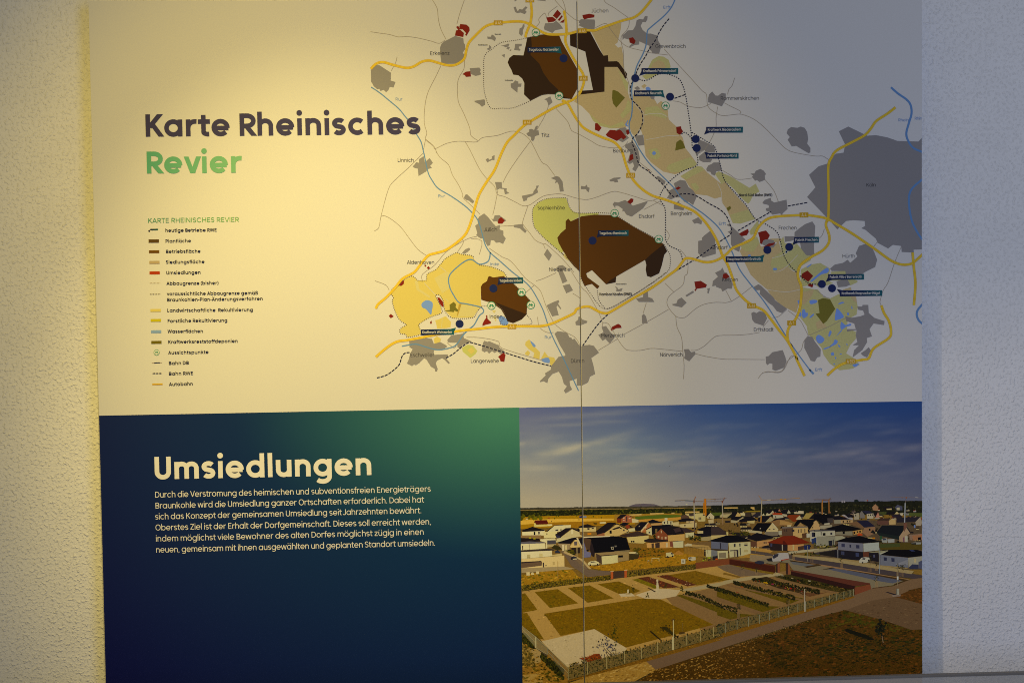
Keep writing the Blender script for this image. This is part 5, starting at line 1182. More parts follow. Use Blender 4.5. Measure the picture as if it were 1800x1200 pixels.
 ('W 1150,530 1330,520 1330,660 1150,660', (84, 66, 50)), ('W 1330,520 1565,510 1570,620 1460,690 1330,680', (168, 144, 100)), ('W 1150,510 1565,500 1565,520 1330,528 1150,535', (96, 88, 78)), ('W 1410,550 1424,550 1424,610 1412,610', (62, 54, 46)), ('W 1450,545 1466,545 1466,605 1452,605', (62, 54, 46)), ('W 1512,540 1526,540 1526,605 1514,605', (62, 54, 46)), ('W 1305,555 1350,552 1350,588 1308,590', (50, 44, 42)), ('W 1185,550 1200,548 1200,588 1188,590', (54, 44, 38)), ('W 1215,548 1230,546 1230,586 1218,588', (54, 44, 38)),
 ('W 1330,500 1400,395 1700,390 1720,420 1600,560 1560,500 1440,440 1390,500', BLK), ('W 1390,500 1450,438 1515,505', (140, 116, 80)), ('W 1590,570 1700,400 1754,470 1754,560 1620,575', (162, 138, 98)), ('W 1635,510 1648,508 1648,530 1636,532', (60, 52, 46)), ('W 1675,510 1690,508 1690,530 1677,532', (60, 52, 46)), ('W 1715,500 1730,498 1730,522 1717,524', (60, 52, 46)),
 ('W 1470,620 1550,605 1550,690 1480,700', (80, 58, 40)), ('W 1545,620 1600,615 1600,680 1548,685', (156, 154, 150)),
 ('W 1600,580 1754,565 1754,790 1710,810 1605,740', (150, 146, 140)), ('W 1630,600 1690,598 1690,672 1632,675', (44, 42, 54)), ('W 1600,565 1754,550 1754,570 1605,585', (80, 74, 72)), ('W 1625,705 1705,690 1705,790 1630,780', (38, 50, 84)), ('W 1500,810 1605,800 1605,880 1510,880', (34, 40, 76)),
 ('W 0,510 130,515 250,600 245,640 0,650', (56, 46, 42)), ('W 0,650 245,640 180,680 0,720', (170, 156, 122)), ('W 245,595 275,592 275,650 250,650', (190, 180, 140)),
 ('W 270,600 560,600 600,660 540,700 420,660', (36, 30, 26)), ('W 560,690 740,605 1000,665 1020,690 740,745', DK2), ('W 740,745 1000,715 1000,790 740,845', (156, 124, 84)), ('W 640,745 740,745 740,840 640,830', (84, 60, 44)), ('W 850,755 868,752 868,782 852,784', (60, 50, 46)), ('W 880,752 898,750 898,780 882,782', (60, 50, 46)),
 ('W 905,765 1170,658 1350,655 1615,770 1240,805', (116, 36, 8)), ('W 1160,740 1185,735 1240,800 1160,790', (84, 24, 8)), ('W 930,770 1240,800 1235,900 960,890', (40, 30, 28)), ('W 1240,805 1500,790 1500,870 1400,895 1240,900', (160, 126, 86)), ('W 1145,800 1163,800 1163,895 1148,895', (150, 144, 136)), ('W 1320,800 1345,798 1345,885 1322,888', (170, 160, 130)), ('W 960,780 990,780 990,830 962,830', (60, 58, 76)), ('W 1405,830 1500,815 1500,870 1408,895', (70, 52, 40)),
 ('W 0,720 250,650 420,650 670,740 290,770 0,745', BLK), ('W 0,745 275,770 270,880 180,885 0,870', (96, 98, 118)), ('W 280,770 635,755 640,965 300,1005', (196, 190, 164)), ('W 140,770 160,770 160,868 142,866', (46, 42, 46)), ('W 365,785 395,783 395,835 368,838', (56, 50, 50)), ('W 455,780 475,778 475,828 458,830', (50, 46, 46)), ('W 535,775 590,770 590,820 540,822', (140, 132, 110)), ('W 535,800 590,796 590,820 540,822', (60, 54, 52)), ('W 530,885 598,880 598,918 532,920', (160, 150, 120)), ('W 365,905 395,903 395,1000 370,1002', (110, 100, 92)), ('W 410,895 440,892 440,995 415,998', (44, 38, 36)), ('W 300,890 440,880 440,895 305,905', (70, 62, 58)), ('W 460,850 480,848 485,970 465,972', (84, 80, 64)),
 ('W 0,870 100,885 100,1010 0,1010', (112, 112, 116)), ('W 100,895 270,885 270,1015 110,1030', (190, 184, 158)), ('W 125,935 240,925 243,1010 128,1020', (112, 104, 92)), ('W 0,860 270,880 270,895 100,900 0,880', (62, 52, 38)),
 # east (X)
 ('X 0,310 220,310 330,330 300,440 160,470 40,400 0,400', BLK), ('X 0,430 35,405 110,530 100,550 0,555', (156, 132, 96)), ('X 220,370 310,368 310,440 230,445', (60, 54, 50)), ('X 170,455 260,445 260,470 175,480', (150, 146, 138)), ('X 105,490 300,480 300,515 180,545 110,545', (140, 134, 124)),
 ('X 300,335 420,330 580,385 330,400', DK2), ('X 330,400 440,395 440,455 335,460', (120, 116, 108)), ('X 435,400 640,400 640,440 440,455', (150, 128, 94)), ('X 470,410 490,410 490,440 472,442', BLK), ('X 535,408 555,408 555,435 537,437', BLK), ('X 578,408 595,408 595,435 580,436', BLK), ('X 450,320 490,310 640,370 640,400 580,385', (140, 134, 140)), ('X 500,310 600,305 700,350 560,360', DK2),
 ('X 650,300 740,290 740,390 660,395', (146, 140, 132)), ('X 750,285 780,250 830,320 830,370 750,370', (104, 98, 98)), ('X 780,250 900,250 960,290 860,310', (36, 34, 50)), ('X 860,300 970,290 970,375 865,380', (160, 154, 146)), ('X 880,310 892,310 892,335 882,335', BLK), ('X 915,305 930,305 930,332 917,333', BLK), ('X 945,303 957,303 957,328 946,330', BLK), ('X 675,310 690,310 690,340 677,340', BLK), ('X 970,290 1030,265 1060,290 1000,360', DK), ('X 1000,360 1045,270 1070,340 1060,370', (150, 116, 106)), ('X 985,365 1070,360 1070,378 990,380', (140, 136, 132)),
 ('X 950,190 1000,140 1050,190 1040,250 960,240', (130, 104, 80)), ('X 1130,190 1290,180 1290,235 1160,235', DK2), ('X 1180,215 1265,210 1265,235 1185,235', (170, 158, 134)), ('X 1320,190 1360,150 1440,180 1440,240 1340,240', (70, 70, 84)), ('X 1345,200 1395,195 1395,240 1350,240', (150, 146, 138)), ('X 1180,280 1330,262 1310,310 1190,305', DK2), ('X 1310,305 1350,262 1390,300', (172, 160, 134)), ('X 1390,290 1460,285 1440,330 1410,325', (160, 154, 146)), ('X 1250,320 1400,305 1440,355 1300,360', (40, 32, 40)), ('X 1340,360 1690,350 1740,340 1650,430 1350,440', (40, 34, 40)), ('X 1650,430 1730,350 1758,440 1740,490 1660,490', (134, 126, 122)),
 ('X 1020,415 1080,370 1240,370 1220,400', (60, 46, 38)), ('X 1025,415 1215,405 1215,470 1040,480', (84, 62, 52)), ('X 1220,410 1270,375 1330,400 1330,470 1225,475', (150, 130, 94)), ('X 1270,372 1345,390 1340,400 1265,382', (150, 146, 136)),
 ('X 540,460 700,420 830,520 780,540 660,490', (104, 82, 60)), ('X 700,415 870,405 995,500 820,520', (34, 30, 48)), ('X 820,525 995,508 1000,610 870,670 790,600', (120, 96, 74)), ('X 895,540 920,535 922,570 898,572', BLK), ('X 920,600 960,555 1000,600 990,625', (28, 28, 24)),
 ('X 170,540 470,468 790,545 640,575 360,590', BLK), ('X 360,590 630,580 630,650 350,640', (110, 104, 86)), ('X 630,580 790,550 790,610 650,640', (156, 126, 80)), ('X 470,585 505,583 505,625 472,625', BLK), ('X 645,592 672,588 672,622 648,625', BLK), ('X 700,580 718,578 718,605 702,606', BLK), ('X 740,572 765,570 765,600 742,602', BLK), ('X 710,625 740,608 790,625 790,650 712,655', (160, 60, 16)),
 ('X 0,590 30,560 345,562 350,650 60,670 0,690', (150, 148, 142)), ('X 0,565 345,555 345,575 0,585', (62, 58, 60)), ('X 0,600 25,600 25,670 0,672', BLK), ('X 115,590 128,590 128,645 117,645', (50, 46, 50)), ('X 148,610 192,608 192,650 150,652', BLK), ('X 270,602 302,600 302,635 272,640', (46, 42, 50)), ('X 50,665 345,660 345,800 240,815 60,810', (130, 128, 122)), ('X 345,660 460,655 520,685 400,740 350,740', (140, 138, 128)), ('X 240,735 302,730 302,815 245,818', (30, 30, 36)), ('X 310,715 325,713 325,815 312,815', (44, 44, 48)), ('X 0,690 45,680 45,780 0,780', (36, 50, 84)),
 ('X 360,740 530,685 740,655 1100,748 800,775 395,750', BLK), ('X 395,752 800,778 800,915 395,880', (104, 104, 122)), ('X 805,780 1060,760 1060,890 810,915', (138, 142, 142)), ('X 450,780 505,783 505,838 452,835', (52, 52, 72)), ('X 580,795 608,797 608,848 582,846', (46, 46, 62)), ('X 685,802 742,806 742,860 688,857', (50, 50, 70)), ('X 340,880 800,918 900,920 890,1020 640,1060 340,1000', (30, 26, 30)), ('X 800,920 895,915 895,1000 805,1000', (84, 54, 40)), ('X 445,905 498,910 498,968 448,962', (56, 58, 76)), ('X 680,930 735,935 735,995 682,990', (56, 60, 84)), ('X 385,880 398,880 398,1020 388,1020', (120, 118, 124)), ('X 900,920 1080,900 1210,890 1060,950', (124, 122, 110)), ('X 895,930 1055,925 1055,1080 900,1050', (28, 24, 28)), ('X 965,960 995,960 995,1005 968,1005', (70, 70, 86)), ('X 1050,945 1200,900 1240,895 1090,960', (150, 150, 146)),
 ('X 1080,960 1240,885 1560,845 1758,905 1758,980 1530,1005', BLK), ('X 1520,860 1570,858 1650,905 1590,910', (44, 50, 78)), ('X 1080,965 1530,1010 1530,1170 1080,1130', (104, 106, 124)), ('X 1530,1012 1758,985 1758,1130 1640,1120 1540,1170', (132, 130, 128)), ('X 1135,1000 1187,1005 1187,1060 1138,1056', (44, 46, 66)), ('X 1258,1012 1312,1018 1312,1078 1262,1074', (44, 46, 66)), ('X 1630,1025 1662,1022 1662,1085 1634,1088', (150, 140, 120)), ('X 1545,1165 1600,1115 1690,1120 1700,1190 1560,1190', (48, 50, 72)), ('X 1330,1110 1530,1040 1530,1130 1330,1125', (120, 120, 134)), ('X 1700,1080 1758,1050 1758,1190 1700,1180', (70, 72, 90)),
 ('X 1020,600 1110,485 1460,490 1455,590 1385,660 1100,640', (24, 26, 28)), ('X 1020,600 1390,660 1385,720 1060,650', (28, 34, 30)), ('X 1385,670 1500,510 1570,610 1520,640 1520,750 1390,750', (134, 118, 106)), ('X 1500,515 1515,510 1585,610 1565,615', (40, 34, 34)), ('X 1480,660 1525,660 1525,755 1482,755', (150, 148, 146)), ('X 1450,680 1472,678 1472,755 1452,755', (96, 60, 76)), ('X 1460,450 1510,445 1510,510 1465,600', (100, 72, 60)), ('X 1550,640 1760,620 1760,640 1610,650 1600,730 1560,720', (120, 100, 84)), ('X 1600,650 1758,640 1758,720 1610,730', (132, 98, 72)), ('X 1690,680 1740,676 1740,720 1692,722', BLK),
 ('X 1060,780 1760,760 1760,880 1080,880', (76, 66, 32)), ('X 1060,790 1400,775 1400,830 1080,850', (64, 68, 30)),
 ('X 1070,660 1110,655 1110,720 1072,725', (40, 70, 40)), ('X 1100,710 1180,690 1200,720 1190,770 1110,760', (130, 132, 132)), ('X 1120,705 1170,698 1178,722 1125,728', (50, 54, 66)), ('X 1200,710 1310,705 1310,760 1210,770', (134, 136, 140)), ('X 870,680 990,685 990,705 880,695', (150, 140, 110)), ('X 950,682 995,680 995,705 955,705', (160, 110, 26)),
 ('X 1625,480 1650,478 1650,525 1628,527', (90, 110, 150)), ('X 1580,770 1640,760 1745,760 1740,790 1640,795', (130, 130, 130)), ('X 1565,775 1660,770 1660,795 1590,792', (28, 26, 28)),
]
def ribbon(s_top, s_bot, n, fn):
    """call fn(p_top, p_bot, k) at n stations between two edges"""
    a, b_ = smooth(px(s_top), 8), smooth(px(s_bot), 8)
    def pt(p, t):
        i = min(len(p) - 2, int(t * (len(p) - 1))); u = t * (len(p) - 1) - i
        return (p[i][0] + (p[i + 1][0] - p[i][0]) * u, p[i][1] + (p[i + 1][1] - p[i][1]) * u)
    for k in range(n): fn(pt(a, (k + .5) / n), pt(b_, (k + .5) / n), k)
def blob(x, y, r, c, ry=None, n=6):
    a = RND.uniform(0, 6)
    ry = ry or r
    pts = []
    for i in range(n):
        q = RND.uniform(.6, 1.25)
        pts.append((x + r * q * math.cos(a + 6.283 * i / n), y + ry * q * math.sin(a + 6.283 * i / n)))
    PH.f.append((pts, nz(), C(c), .15)) if convex(pts) else PH.poly(pts, nz(), C(c), .15)
def inside(p, poly):
    r = False; j = len(poly) - 1
    for i in range(len(poly)):
        if (poly[i][1] > p[1]) != (poly[j][1] > p[1]) and p[0] < (poly[j][0] - poly[i][0]) * (p[1] - poly[i][1]) / (poly[j][1] - poly[i][1]) + poly[i][0]: r = not r
        j = i
    return r
def mottle(s, cols, n, r0, r1, flat=0.5, tilt=0.0):
    p = px(s); x0, x1 = min(q[0] for q in p), max(q[0] for q in p); y0, y1 = min(q[1] for q in p), max(q[1] for q in p)
    for k in range(n):
        for _ in range(20):
            q = (RND.uniform(x0, x1), RND.uniform(y0, y1))
            if inside(q, p): break
        else: continue
        r = RND.uniform(r0, r1); c = jit(RND.choice(cols), .12)
        a = tilt + RND.uniform(-.3, .3); pts = []
        for i in range(6):
            w = RND.uniform(.6, 1.3); dx, dy = r * w * math.cos(1.047 * i), r * flat * w * math.sin(1.047 * i)
            pts.append((q[0] + dx * math.cos(a) - dy * math.sin(a), q[1] + dx * math.sin(a) + dy * math.cos(a)))
        PH.poly(pts, nz(), C(c), .2)
# ---- ground between the houses
ph('Q 50,600 700,580 1640,560 1640,1100 900,1200 50,1200', (118, 94, 52), .2)
ph('V 0,560 1662,560 1662,1200 0,1200', (120, 94, 46), .25)
ph('W 0,400 1754,380 1754,1100 0,1100', (104, 84, 50), .25)
ph('X 0,380 1758,420 1758,1200 0,1200', (80, 68, 52), .25)
for k in range(190):
    x = RND.uniform(1080, 1615); y = RND.uniform(918, 975 if x > 1200 else 950); w = RND.uniform(5, 13); h = w * RND.uniform(.28, .42)
    if RND.random() < .45:
        for _ in range(4): blob(x + RND.gauss(0, 3), y + RND.gauss(0, 1.2), RND.uniform(.8, 2.2), jit(RND.choice([(36, 34, 14), (52, 46, 18), (24, 20, 14)]), .2))
        continue
    PH.poly([(x - w / 2, y), (x + w / 2, y), (x + w / 2, y + h), (x - w / 2, y + h)], nz(), C(jit(RND.choice([(150, 138, 108), (120, 98, 70), (96, 80, 62), (166, 154, 128)]), .15)), .1)
    PH.poly([(x - w * .62, y + h * .2), (x - w * .34, y - h * .9), (x + w * .3, y - h * .9), (x + w * .58, y + h * .2)], nz(), C(jit((28, 22, 23), .25)), .1)
    for t in (-.25, .15): PH.poly([(x + w * t, y + h * .4), (x + w * (t + .12), y + h * .4), (x + w * (t + .12), y + h * .8), (x + w * t, y + h * .8)], nz(), C((40, 34, 34)), 0)
for s, c in HOUSES: ph(s, jit(c, .05), .08)
# shaded greenery and clutter in the gaps
for s, n in (('V 1200,650 1400,660 1400,730 1200,720', 40), ('Q 760,880 930,890 930,960 770,960', 30), ('V 300,850 520,870 900,900 700,960 420,960', 60), ('W 270,600 600,590 640,650 400,650', 40), ('X 0,770 330,800 330,870 0,860', 40), ('W 1500,930 1754,930 1754,980 1500,985', 30)):
    mottle(s, [(66, 66, 20), (88, 80, 26), (40, 38, 18)], n, .8, 2.2, .7)
# roads of the village
ph('Q 690,900 760,900 1060,1040 1160,1190 930,1195 760,980', (112, 94, 70), .1)
ph('M 440,115 505,130 600,225 640,240 835,257 835,290 640,305 555,245 500,210', (104, 88, 70), .1)
ph('Q 760,900 1060,1040 1200,1195 1160,1195 1020,1050 740,930', (170, 148, 104), .1)
ph('W 640,895 900,930 1000,960 1300,960 1754,1090 1754,1130 1250,1050 900,1000 640,940', (78, 68, 60), .1)
ph('W 640,840 900,870 1000,900 960,930 640,890', (150, 120, 70), .2); ph('W 640,940 870,970 860,1000 640,1010 420,1020 480,985', (142, 114, 60), .25)
ph('W 1250,910 1754,860 1754,895 1260,950', (150, 144, 130), .06); ph('X 0,880 370,840 370,870 0,930', (136, 128, 112), .06); ph('X 0,930 340,880 340,920 60,960', (60, 54, 50), .1)
ph('X 90,930 340,890 340,1000 100,960', (34, 30, 26), .1)
ph('W 630,960 1000,985 1040,1075 860,1110 620,1060', (128, 112, 86), .1)
ph('X 0,985 400,1020 750,1060 1080,1130 1500,1170 1540,1190 0,1060', (132, 118, 92), .1)
# ---- meadow and street in front of the houses
MEADOW = 'M 80,290 300,250 500,235 560,300 600,310 830,285 600,335 80,395'
ph(MEADOW, (140, 108, 38), .3); mottle(MEADOW, [(160, 128, 52), (116, 90, 28), (92, 84, 24)], 130, 1.0, 3.0)
ph('M 80,230 440,215 535,235 300,255 80,270', (150, 132, 96), .1)
MEADOW2 = 'M 640,190 700,215 990,165 1060,150 1290,100 1450,90 1560,130 1545,195 1300,215 970,250 760,250 660,225'
ph(MEADOW2, (142, 108, 36), .3); mottle(MEADOW2, [(160, 126, 50), (122, 92, 28), (104, 88, 28)], 150, 1.0, 2.6)
ph('M 1100,60 1460,60 1450,95 1240,130 1080,140 1060,90', (122, 90, 30), .3); mottle('M 1000,60 1300,60 1250,130 1080,140', [(80, 72, 22), (100, 86, 28), (60, 50, 18)], 80, 1, 2.6)
ph('M 1360,110 1405,80 1450,108 1440,120', (150, 112, 56), .2)
ph('M 1440,20 1660,40 1680,70 1620,75 1470,40', (150, 126, 82), .15); ph('M 1450,45 1620,75 1620,135 1560,130 1450,105', (128, 100, 50), .2)
# ---- cemetery: gravel paths, lawns, beds, plaza
ph('M 85,425 850,320 1540,238 N 100,165 490,262 610,250 1160,400 1155,455 740,580 0,800 M 960,930 470,1085 260,860 90,600', (156, 128, 76), .12)
mottle('M 85,425 850,320 1540,238 1776,300 1776,700 960,900 270,840', [(168, 138, 84), (146, 118, 68)], 200, 1.0, 3.0)
ph('N 0,385 130,350 300,300 490,262 610,250 1160,400 1155,455 740,580 0,800 M 1500,700 1300,480 1400,460', (120, 96, 62), .14)
LAWN = (105, 83, 15)
def lawn(s, n, c=LAWN, tilt=-0.05):
    ph(s, c, .34); mottle(s, [tuple(v * 1.12 for v in c), tuple(v * 0.86 for v in c), (c[0] * 0.9, c[1] * 0.98, c[2]), tuple(v * 0.92 for v in c)], int(n * 1.6), .7, 2.6, .35, tilt)
lawn('M 190,430 385,405 560,525 320,565', 60); lawn('M 470,395 655,373 858,483 640,520', 60); lawn('M 720,363 900,340 1085,420 1010,450 900,445', 45)
lawn('M 270,612 1060,488 1120,482 1250,490 1700,705 960,897 690,742 410,800', 520, (107, 83, 13), -.12)
lawn('M 85,445 110,440 215,580 85,605', 24); lawn('M 85,610 125,605 270,830 235,825 85,718', 40)
lawn('M 1010,325 1080,315 1260,395 1200,400', 20, (106, 92, 26)); lawn('M 1300,290 1545,250 N 0,295 120,325 0,345 M 1560,375', 50, (108, 84, 26))
for s in ('M 1060,312 1150,300 1420,390 1280,398', 'M 1220,295 1310,285 1560,370 1480,382'):
    ph(s, (92, 46, 20), .25); mottle(s, [(120, 66, 30), (70, 34, 16), (150, 130, 100)], 40, .7, 1.6)
ph('M 900,445 1010,440 1040,465 920,470', (172, 156, 122), .06)
ph('M 1040,455 1200,405 1300,402 1420,415 1385,465 1250,490 1120,485', (176, 158, 122), .06)
ph('M 1400,412 1776,345 N 60,335 490,262 560,280 470,300 130,350 0,385 M 1776,380 1470,425', (150, 138, 114), .06)
ph('M 250,845 695,742 970,905 940,945 465,1065', (172, 154, 116), .10); mottle('M 260,848 695,745 960,905 470,1050', [(182, 164, 126), (158, 140, 102)], 120, .8, 2.2)
# gravel court and hedge rows on the right
ph('N 0,215 105,195 330,225 500,270 380,290 200,300 60,250', (104, 88, 68), .12); ph('N 105,190 490,262 470,282 330,260 110,200', (108, 88, 38), .3); ph('N 60,265 200,300 190,312 50,280', (110, 86, 40), .2)
for s in ('N 0,430 430,548 540,552 385,600 0,470', 'N 210,405 300,392 730,485 610,532', 'N 0,575 170,610 310,622 110,662 0,625', 'M 1390,460 1420,450 N 0,545 165,612 305,625 115,660 0,600', 'N 20,395 300,480 440,548 380,560 0,440'):
    lawn(s, 36, (88, 74, 22))
ph('N 300,320 420,300 770,440 690,460', (56, 44, 24), .3); ph('N 480,300 620,280 1150,395 1040,432 860,405', (60, 52, 24), .3); ph('N 690,430 840,440 940,430 780,470', (92, 66, 42), .2)
for s in ('N 85,365 250,400 730,490 700,500 230,410 90,378', 'N 265,340 700,440 760,470 690,460 290,360', 'N 500,310 1010,432 960,440 520,330', 'N 0,470 380,598 330,612 0,500'):
    ph(s, (112, 89, 60), .12)
def hedge(top, bot, n, cols, r=1.5):
    def f(a, b_, k):
        for _ in range(3):
            t = RND.random(); blob(a[0] + (b_[0] - a[0]) * t + RND.uniform(-1, 1), a[1] + (b_[1] - a[1]) * t, RND.uniform(.6, 1.15) * r, jit(RND.choice(cols), .2))
    ribbon(top, bot, n, f)
HG = [(40, 38, 14), (30, 28, 12), (56, 52, 18), (26, 24, 12)]
for a, b_, n in (('N 0,388 120,425 435,525', 'N 0,420 120,455 430,555', 95), ('N 140,335 300,375 660,462', 'N 140,362 300,405 660,500', 110), ('N 300,312 560,350 860,412', 'N 300,335 560,385 860,445', 110),
                 ('M 1465,420 1600,455 N 0,515 170,568', 'M 1465,448 1600,490 N 0,550 165,612', 80), ('M 1645,368 1776,410', 'M 1640,385 1776,435', 26), ('N 560,300 760,335 1150,400', 'N 560,318 760,360 1140,425', 60)):
    hedge(a, b_, n, HG)
for k in range(70):
    x, y = RND.uniform(290, 760), 0; y = 320 + (x - 290) * .21 + RND.uniform(-6, 26)
    p = at_px('N', x, y); blob(p[0], p[1], RND.uniform(.5, 1.1), jit(RND.choice([(150, 40, 20), (140, 110, 40), (44, 40, 18), (120, 110, 96), (70, 40, 24), (36, 34, 16)]), .2))
for x, y, c in ((415, 352, (160, 130, 20)), (465, 362, (140, 40, 60)), (620, 398, (150, 30, 16)), (680, 335, (130, 34, 20)), (400, 350, (150, 120, 20)), (210, 385, (140, 80, 30)), (170, 432, (130, 60, 30)), (775, 335, (150, 144, 130)), (500, 290, (140, 134, 122)), (520, 285, (140, 134, 122)), (550, 290, (130, 126, 116)), (630, 312, (140, 130, 110))):
    p = at_px('N', x, y); blob(p[0], p[1], 2.0, c, 1.3); blob(p[0] + 2, p[1] + .6, 1.3, c, 1.0)
mottle('N 640,320 1100,400 1020,425 700,350', [(76, 64, 26), (44, 40, 18), (100, 80, 44)], 60, .8, 2.2)
# ---- brick walls, gate posts
ph('M 1545,185 1776,155 N 105,150 105,196 0,210 M 1776,206 1550,236', (106, 66, 42), .12)
ph('N 105,150 490,212 490,268 105,198', (62, 32, 20), .12); ph('N 105,148 490,205 490,213 105,155', (90, 56, 38), .08)
ph('N 622,250 1165,375 1160,405 1060,395 900,350 625,285', (44, 25, 20), .12); ph('N 622,243 1290,352 1290,362 1165,380 622,254', (80, 48, 36), .08)
ph('N 1160,392 1305,360 1305,425 1160,462', (104, 64, 44), .12); ph('N 1288,350 1302,350 1302,372 1288,372', (74, 42, 32), .1)
for x0, x1, y0, y1 in ((496, 512, 175, 266), (582, 600, 186, 282)):
    ph('N %d,%d %d,%d %d,%d %d,%d' % (x0, y0, x1, y0, x1, y1, x0, y1), (54, 38, 30), .1); ph('N %d,%d %d,%d %d,%d %d,%d' % (x1, y0, x1 + 18, y0, x1 + 18, y1, x1, y1), (118, 78, 54), .1)
# ---- parking and streets on the right
ph('N 330,165 420,155 640,150 700,165 1310,300 1590,335 1480,372 1300,400 1290,355 640,245 600,185 530,175 490,200', (112, 105, 94), .06)
ph('N 930,236 1000,226 1570,330 1480,356 1380,340', (80, 80, 88), .06); ph('N 615,172 700,180 860,200 770,218 640,195', (92, 92, 96), .06)
ph('N 640,128 1000,180 1730,288 1730,328 1310,268 640,158', (66, 58, 56), .08); ph('N 640,112 1000,150 1660,252 1640,278 1000,178 640,130', (136, 124, 102), .1)
ph('N 640,158 1310,268 1620,322 1600,330 1300,280 640,170', (128, 104, 76), .1)
ph('N 880,240 970,222 1000,226 930,238', (46, 36, 22), .2); ph('N 1000,226 1570,318 1640,335 1510,376 1490,362 1570,335', (62, 48, 28), .25); ph('N 730,215 860,195 880,205 760,225', (60, 46, 28), .25); ph('N 610,160 860,195 870,202 620,172', (56, 44, 24), .25)
ph('N 1310,395 1420,380 1480,385 1310,430', (66, 44, 26), .2)
# ---- lane, sandy track and meadows in front
ph('M 480,1195 700,1120 1130,1010 1776,805 N 0,825 740,588 1160,455 1310,400 1480,380 1640,320 1730,310 1730,390 1500,470 1100,582 840,642 0,915 M 1776,918 1210,1085 1000,1200', (104, 85, 64), .1)
ph('M 480,1195 700,1120 1130,1012 1210,1085 1000,1200', (144, 116, 62), .2); mottle('M 480,1195 700,1120 1130,1012 1210,1085 1000,1200', [(160, 132, 76), (122, 94, 46), (172, 146, 92)], 160, 1, 3.4, .3, -.3)
ph('M 475,1185 470,1170 1776,800 N 0,790 1150,462 1160,475 0,830 M 1776,830 1130,1015 700,1125', (108, 80, 30), .35); mottle('M 475,1185 480,1165 1776,800 1776,822 1130,1010', [(84, 66, 22), (130, 100, 44)], 120, .7, 1.8)
GR = 'N 0,915 400,800 840,642 1080,580 1400,668 1640,748 1730,748 1730,1135 0,1170 M 1776,1178 1040,1200 1210,1085'
ph(GR, (70, 51, 19), .5)
mottle('M 1210,1085 1776,918 1776,1178 1040,1196', [(126, 96, 48), (88, 62, 20), (62, 46, 16), (142, 114, 64)], 520, .8, 2.4, .5, -.2)
mottle('N 0,915 400,800 400,1150 0,1165', [(108, 78, 36), (78, 56, 20), (54, 42, 16), (120, 92, 50)], 420, .8, 2.4, .5, -.2)
mottle('N 400,800 840,642 1080,580 1400,668 1640,748 1730,748 1730,1135 400,1150', [(78, 52, 22), (60, 46, 16), (48, 42, 14), (92, 62, 28), (40, 34, 14)], 1500, 1.0, 4.2, .4, -.15)
mottle('N 1060,590 1400,670 1640,752 1500,760 1100,700 900,760', [(60, 58, 18), (72, 62, 22)], 130, 1.5, 4.5, .4)
mottle('N 1250,800 1730,820 1730,960 1150,1000 800,960 900,880', [(34, 36, 14), (44, 44, 16), (56, 46, 18)], 200, 1.5, 5, .35)
for k in range(46):
    x, y = RND.uniform(300, 1700), RND.uniform(700, 1120); p_ = at_px('N', x, y)
    if not inside(p_, px(GR)): continue
    for _ in range(16): blob(p_[0] + RND.gauss(0, 9), p_[1] + RND.gauss(0, 2.2), RND.uniform(.8, 2.6), jit(RND.choice([(38, 32, 12), (46, 38, 14), (34, 32, 14)]), .15), RND.uniform(.5, 1.1))
mottle('N 480,900 640,920 700,1060 430,1040', [(40, 34, 12), (52, 44, 16)], 50, 1.5, 4, .4)
mottle('N 0,915 840,642 860,650 20,940', [(134, 112, 76), (112, 88, 52)], 120, .6, 1.4, .5, -.28)
ph('N 1085,582 1300,502 1500,470 1730,530 1730,742 1640,748 1400,665', (92, 74, 54), .08); mottle('N 1120,582 1300,510 1500,478 1730,540 1730,735 1640,742', [(100, 82, 60), (84, 66, 47)], 160, 1, 3.5, .3)
ph('N 1500,470 1640,408 1730,388 1730,530', (76, 52, 24), .3); mottle('N 1500,470 1640,408 1730,388 1730,530', [(60, 46, 20), (92, 62, 30)], 70, 1, 3, .4)
ph('N 1510,400 1535,400 1535,455 1510,455', (134, 132, 128), .04); ph('N 1510,400 1518,400 1518,455 1510,455', (96, 94, 92)); ph('N 1420,430 1440,428 1510,448 1500,455', (34, 30, 36)); ph('N 1470,455 1550,450 1545,465 1480,468', (118, 104, 90))
ph('N 1070,745 1100,738 1260,790 1330,830 1300,835 1200,805 1090,765', (26, 24, 14), .1)
for k in range(60): p = at_px('N', RND.gauss(1378, 20), RND.gauss(725, 30)); blob(p[0], p[1], RND.uniform(1.2, 2.6), jit((26, 28, 14), .25))
ph('N 1388,800 1394,800 1404,855 1398,858', (120, 100, 80))
# ---- lower left corner: bushes, sand, path
ph('M 82,720 300,910 470,1080 470,1195 85,1200', (128, 98, 44), .3); ph('M 85,1130 240,1110 260,1195 88,1200', (150, 124, 72), .2); ph('M 130,930 200,900 245,935 240,1020 170,1030', (146, 124, 80), .15)
mottle('M 85,760 175,840 240,1020 430,1180 250,1195 85,1190', [(120, 92, 36), (84, 72, 20), (146, 116, 56), (60, 50, 16)], 240, 1, 3.4)
hedge('M 85,760 150,810 175,850', 'M 85,850 140,880 180,905', 46, [(46, 46, 14), (62, 58, 18), (34, 32, 12)], 2.4); hedge('M 250,945 340,1010 430,1075', 'M 250,985 330,1080 430,1160', 80, [(42, 42, 14), (60, 56, 18), (30, 28, 12)], 2.6)
hedge('M 85,860 140,900 180,980', 'M 85,1040 130,1050 190,1060', 70, [(104, 86, 40), (70, 60, 24), (140, 116, 64)], 2.2)
mottle('M 300,1090 420,1150 400,1190 290,1170', [(60, 58, 18), (80, 72, 24)], 40, 1, 2.6)
ph('M 205,905 215,900 300,960 290,970', (74, 62, 44), .1)
